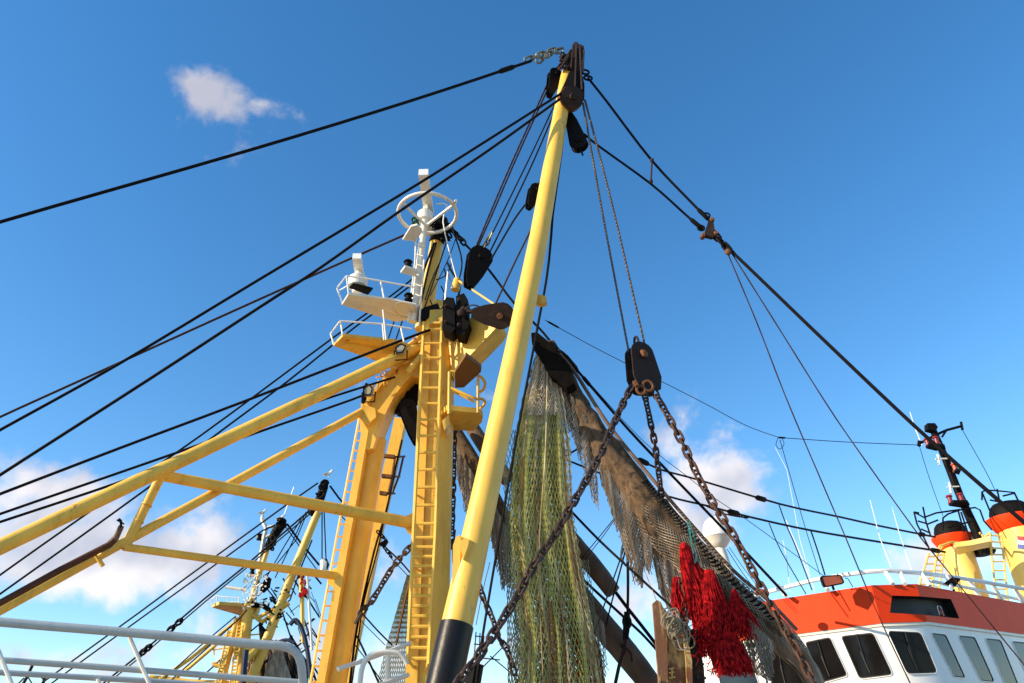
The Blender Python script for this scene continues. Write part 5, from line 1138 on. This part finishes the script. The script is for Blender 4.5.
for k_, (q, wv) in enumerate((([(10, 706), (42, 683), (140, 612), (190, 575), (287, 504.5), (318, 483)], 1.9), ([(20, 706), (52, 683), (140, 619), (190, 583), (262, 531), (275, 525)], 1.8), ([(100, 686), (140, 654), (203, 600), (241.6, 569), (309, 511)], 2.1), ([(104, 686), (143, 655), (206, 601), (244, 570), (311, 513)], 1.5), ([(168, 683), (205, 650), (240, 618), (247, 610)], 1.6), ([(165, 678), (200, 646), (236, 616)], 1.4), ([(330, 486), (338, 497), (350, 512), (358, 524)], 2.2), ([(322, 510), (322, 560)], 1.4), ([(324, 510), (326, 560)], 1.4), ([(287, 524), (300, 542), (319, 565)], 2.4), ([(285, 526), (300, 547), (317, 570)], 1.2), ([(309, 508), (296, 540), (272, 570)], 1.2), ([(306, 512), (291, 545), (275, 578)], 1.2), ([(303, 516), (285, 545), (262, 585)], 1.2), ([(312, 540), (300, 570), (290, 600)], 1.6), ([(331, 505), (345, 520), (360, 545)], 1.2))):
    mb = MB(); ptube(mb, [(x, y, YF-1 if k_ < 6 else YF) for x, y in q], wv*.95, 5); mb.build('rigging_wire', WIRE, FT)
mb = MB()
for (x, y) in ((179, 622), (171, 629), (143, 652), (148, 648)): p = at(x, y, YF-1.2); mb.loop(p, Vector((.8, 0, .6)), Vector((-.6, 0, .8)), .16, .1, .05, 8); mb.ball(at(x+2, y-2, YF-1.2), .1)
tag(mb.build('wire_clamp', BLK, FT), kind='stuff')
fp('far_chain', [[(195, 683), (215, 665), (240, 640), (262, 622), (290, 600)]], 1.5, BLK); fp('whip_aerial', [[(284, 516), (290, 498), (294, 487)]], .9, WHTC)
fp('hull', [[(150, 800), (250, 815), (360, 800)]], 90, HULL, 12)
mb = MB()
NH = thing('net_heap', 'brown dome of bundled nets under blue sheeting on the farther trawler', 'fishing net', at(285, 700, YF))
YH = YF+2.4
def ridge(name, m, prof, Y, folds, seed):
    mb = MB(); k = len(prof); nv = 12
    for i, (x, y) in enumerate(prof):
        for j in range(nv+1): f = j/nv; mb.v.append(at(x+(283-x)*0*(f), y+(730-y)*f, Y+.5*math.sin(i*folds+j*.3)*min(1, f+.2)-1.5*math.sin(PI*i/(k-1))*(f**.5)))
    for i in range(k-1):
        for j in range(nv): a_ = i*(nv+1)+j; mb.f.append((a_, a_+1, a_+nv+2, a_+nv+1))
    o = mb.build(name, m, NH, angle=180); md = o.modifiers.new('thickness', 'SOLIDIFY'); md.thickness = .08; return o
pr = []
for i in range(41): th = PI*i/40; pr.append((278-30*math.cos(th), 672-26*math.sin(th)**.7))
ridge('bundled_net', BUND, pr, YH, 1.9, 1)
mb = MB()
for i in range(34):
    x0 = 256+i*1.35; ptube(mb, [(x0*.25+278*.75+rn.uniform(-2, 2), 650+abs(x0-278)*.25, YH-1.4), ((x0+276)/2, 670, YH-1.7), (x0, 715, YH-1.9)], 1.3, 4, smooth=3)
mb.build('net_folds', NETB, NH)
mb = MB()
for q, wv in (([(268, 645), (276, 643), (286, 640), (294, 643)], 3.5), ([(290, 625), (296, 620), (303, 632), (308, 655), (312, 690)], 4.5), ([(246, 650), (244, 668), (242, 700)], 6), ([(258, 644), (270, 641), (281, 644)], 2.5)): ptube(mb, [(x, y, YF-1.4) for x, y in q], wv, 7, smooth=4)
mb.build('blue_sheeting', BLUT, NH)
mb = MB()
for i in range(70):
    x = rn.uniform(262, 318); y = rn.uniform(575, 690); dx = rn.uniform(4, 14); ptube(mb, [(x, y, YF+1), (x+dx, y+dx*rn.choice((1.2, 1.6, -.8, 3)), YF+1.5)], rn.uniform(.6, 1.8), 4)
NH2 = tag(mb.build('tangled_rigging', WIRE), 'tangle of dark ropes and gear behind the nets of the farther trawler', 'rigging', kind='stuff')
fp('rear_mast', [[(307, 570), (310, 620), (312, 650)]], 2.6, WHT)
# second, farther masthead low at the left edge and the tiny crosstrees by the lower brace
mb = MB(); ptube(mb, [(33, 664, 40), (27, 677, 40), (14, 700, 40)], 3, 6); ptube(mb, [(24, 678, 40), (10, 692, 40)], 1.6, 5); ptube(mb, [(28, 677, 40), (36, 690, 40)], 1.2, 5); ptube(mb, [(31, 664, 40), (34, 665, 40)], 1.5, 5); tag(mb.build('distant_masthead', BLK), 'small dark masthead poking up behind the lowest grey rail at far left', 'mast')
mb = MB(); ptube(mb, [(45, 677, 40), (38, 700, 40)], 3, 6); ptube(mb, [(41, 676, 40), (45, 681, 40)], 2, 6); tag(mb.build('distant_masthead', BLK), 'very small dark spike beside the distant wires at lower left', 'mast')
WB = thing('wooden_spar', 'dark brown spar lashed along the lower yellow brace with an upturned light end', 'spar', at(0, 604, 9.4))
mb = MB(); ptube(mb, [(-60, 634, 8.9), (0, 603, 9.35), (60, 570, 9.7), (109, 545, 10.1), (115, 539, 10.1)], 7, 10); mb.build('spar', mat('varnished_spar', (.10, .035, .015), .5, var=.4, scale=3, bump=.3, dirt=.4, spec=.2), WB)
mb = MB(); ptube(mb, [(115, 540, 10.1), (121.5, 526, 10.05)], (6, 5.5), 10); mb.build('end_piece', WOOD, WB)
mb = MB(); ptube(mb, [(121, 527, 10), (121, 521, 10), (119, 519, 10)], 2.5, 6); ptube(mb, [(117, 520, 10), (124, 524, 10)], 1.6, 6); mb.build('end_hook', BLK, WB)
# right of boom foot: far vessel's small cage
mb = MB(); zt2 = 18
for q in ([(473, 657), (500, 660)], [(475, 636), (484, 637)], [(474, 644), (483, 645)], [(476, 632), (474, 660)], [(480, 633), (479, 660)], [(484, 636), (482, 660)]): ptube(mb, [(x, y, zt2) for x, y in q], 1.2, 5)
ptube(mb, [(476, 664, zt2), (470, 700, zt2)], 16, 8); tag(mb.build('dark_mast_top', BLK), 'dark railed mast top showing right of the boom sleeve', 'mast')
# ------------------------------------------------------------------ seagulls
def seagull(x, y, Y, s, label):
    p = at(x, y, Y); root = thing('seagull', label, 'seagull', p, 'seagulls on the mastheads'); k = mpp(p)*s; d = Vector((1, -.1, .12)).normalized(); U = Vector((0, 0, 1))
    b = MB(); b.tube([p+U*2.2*k-d*5*k, p+U*2.8*k-d*3*k, p+U*3.2*k, p+U*4*k+d*2.2*k, p+U*5.4*k+d*3.2*k, p+U*6.4*k+d*3.9*k, p+U*6.3*k+d*4.9*k], [.3*k, 1.1*k, 1.75*k, 1.5*k, .95*k, 1.05*k, .3*k], 10)
    b.tube([p+U*2.3*k, p-U*.2*k], .22*k, 5); b.tube([p+U*2.3*k+d*.8*k, p-U*.2*k+d*.8*k], .22*k, 5); b.build('body', GULLW, root)
    w_ = MB()
    for sgn in (-1, 1): w_.tube([p+U*3.9*k+d*1*k+Vector((0, sgn*1.2*k, 0)), p+U*3.7*k-d*2.2*k+Vector((0, sgn*1.3*k, 0)), p+U*3*k-d*6*k+Vector((0, sgn*.6*k, 0))], [.7*k, 1.1*k, .15*k], 8)
    w_.build('wings', GULLG, root); bk = MB(); bk.tube([p+U*6.3*k+d*4.7*k, p+U*6.0*k+d*6.2*k], [.3*k, .08*k], 6); bk.build('beak', AMB, root)
    return root
seagull(328, 477, YF-.1, 1.0, 'white gull perched on the black head of the farther boom')
seagull(280, 521, YF-.1, .9, 'white gull perched on the black head of the farther topmast')
seagull(262, 515, YF-.1, .8, 'white gull perched on the white signal pole, leftmost of the gulls')
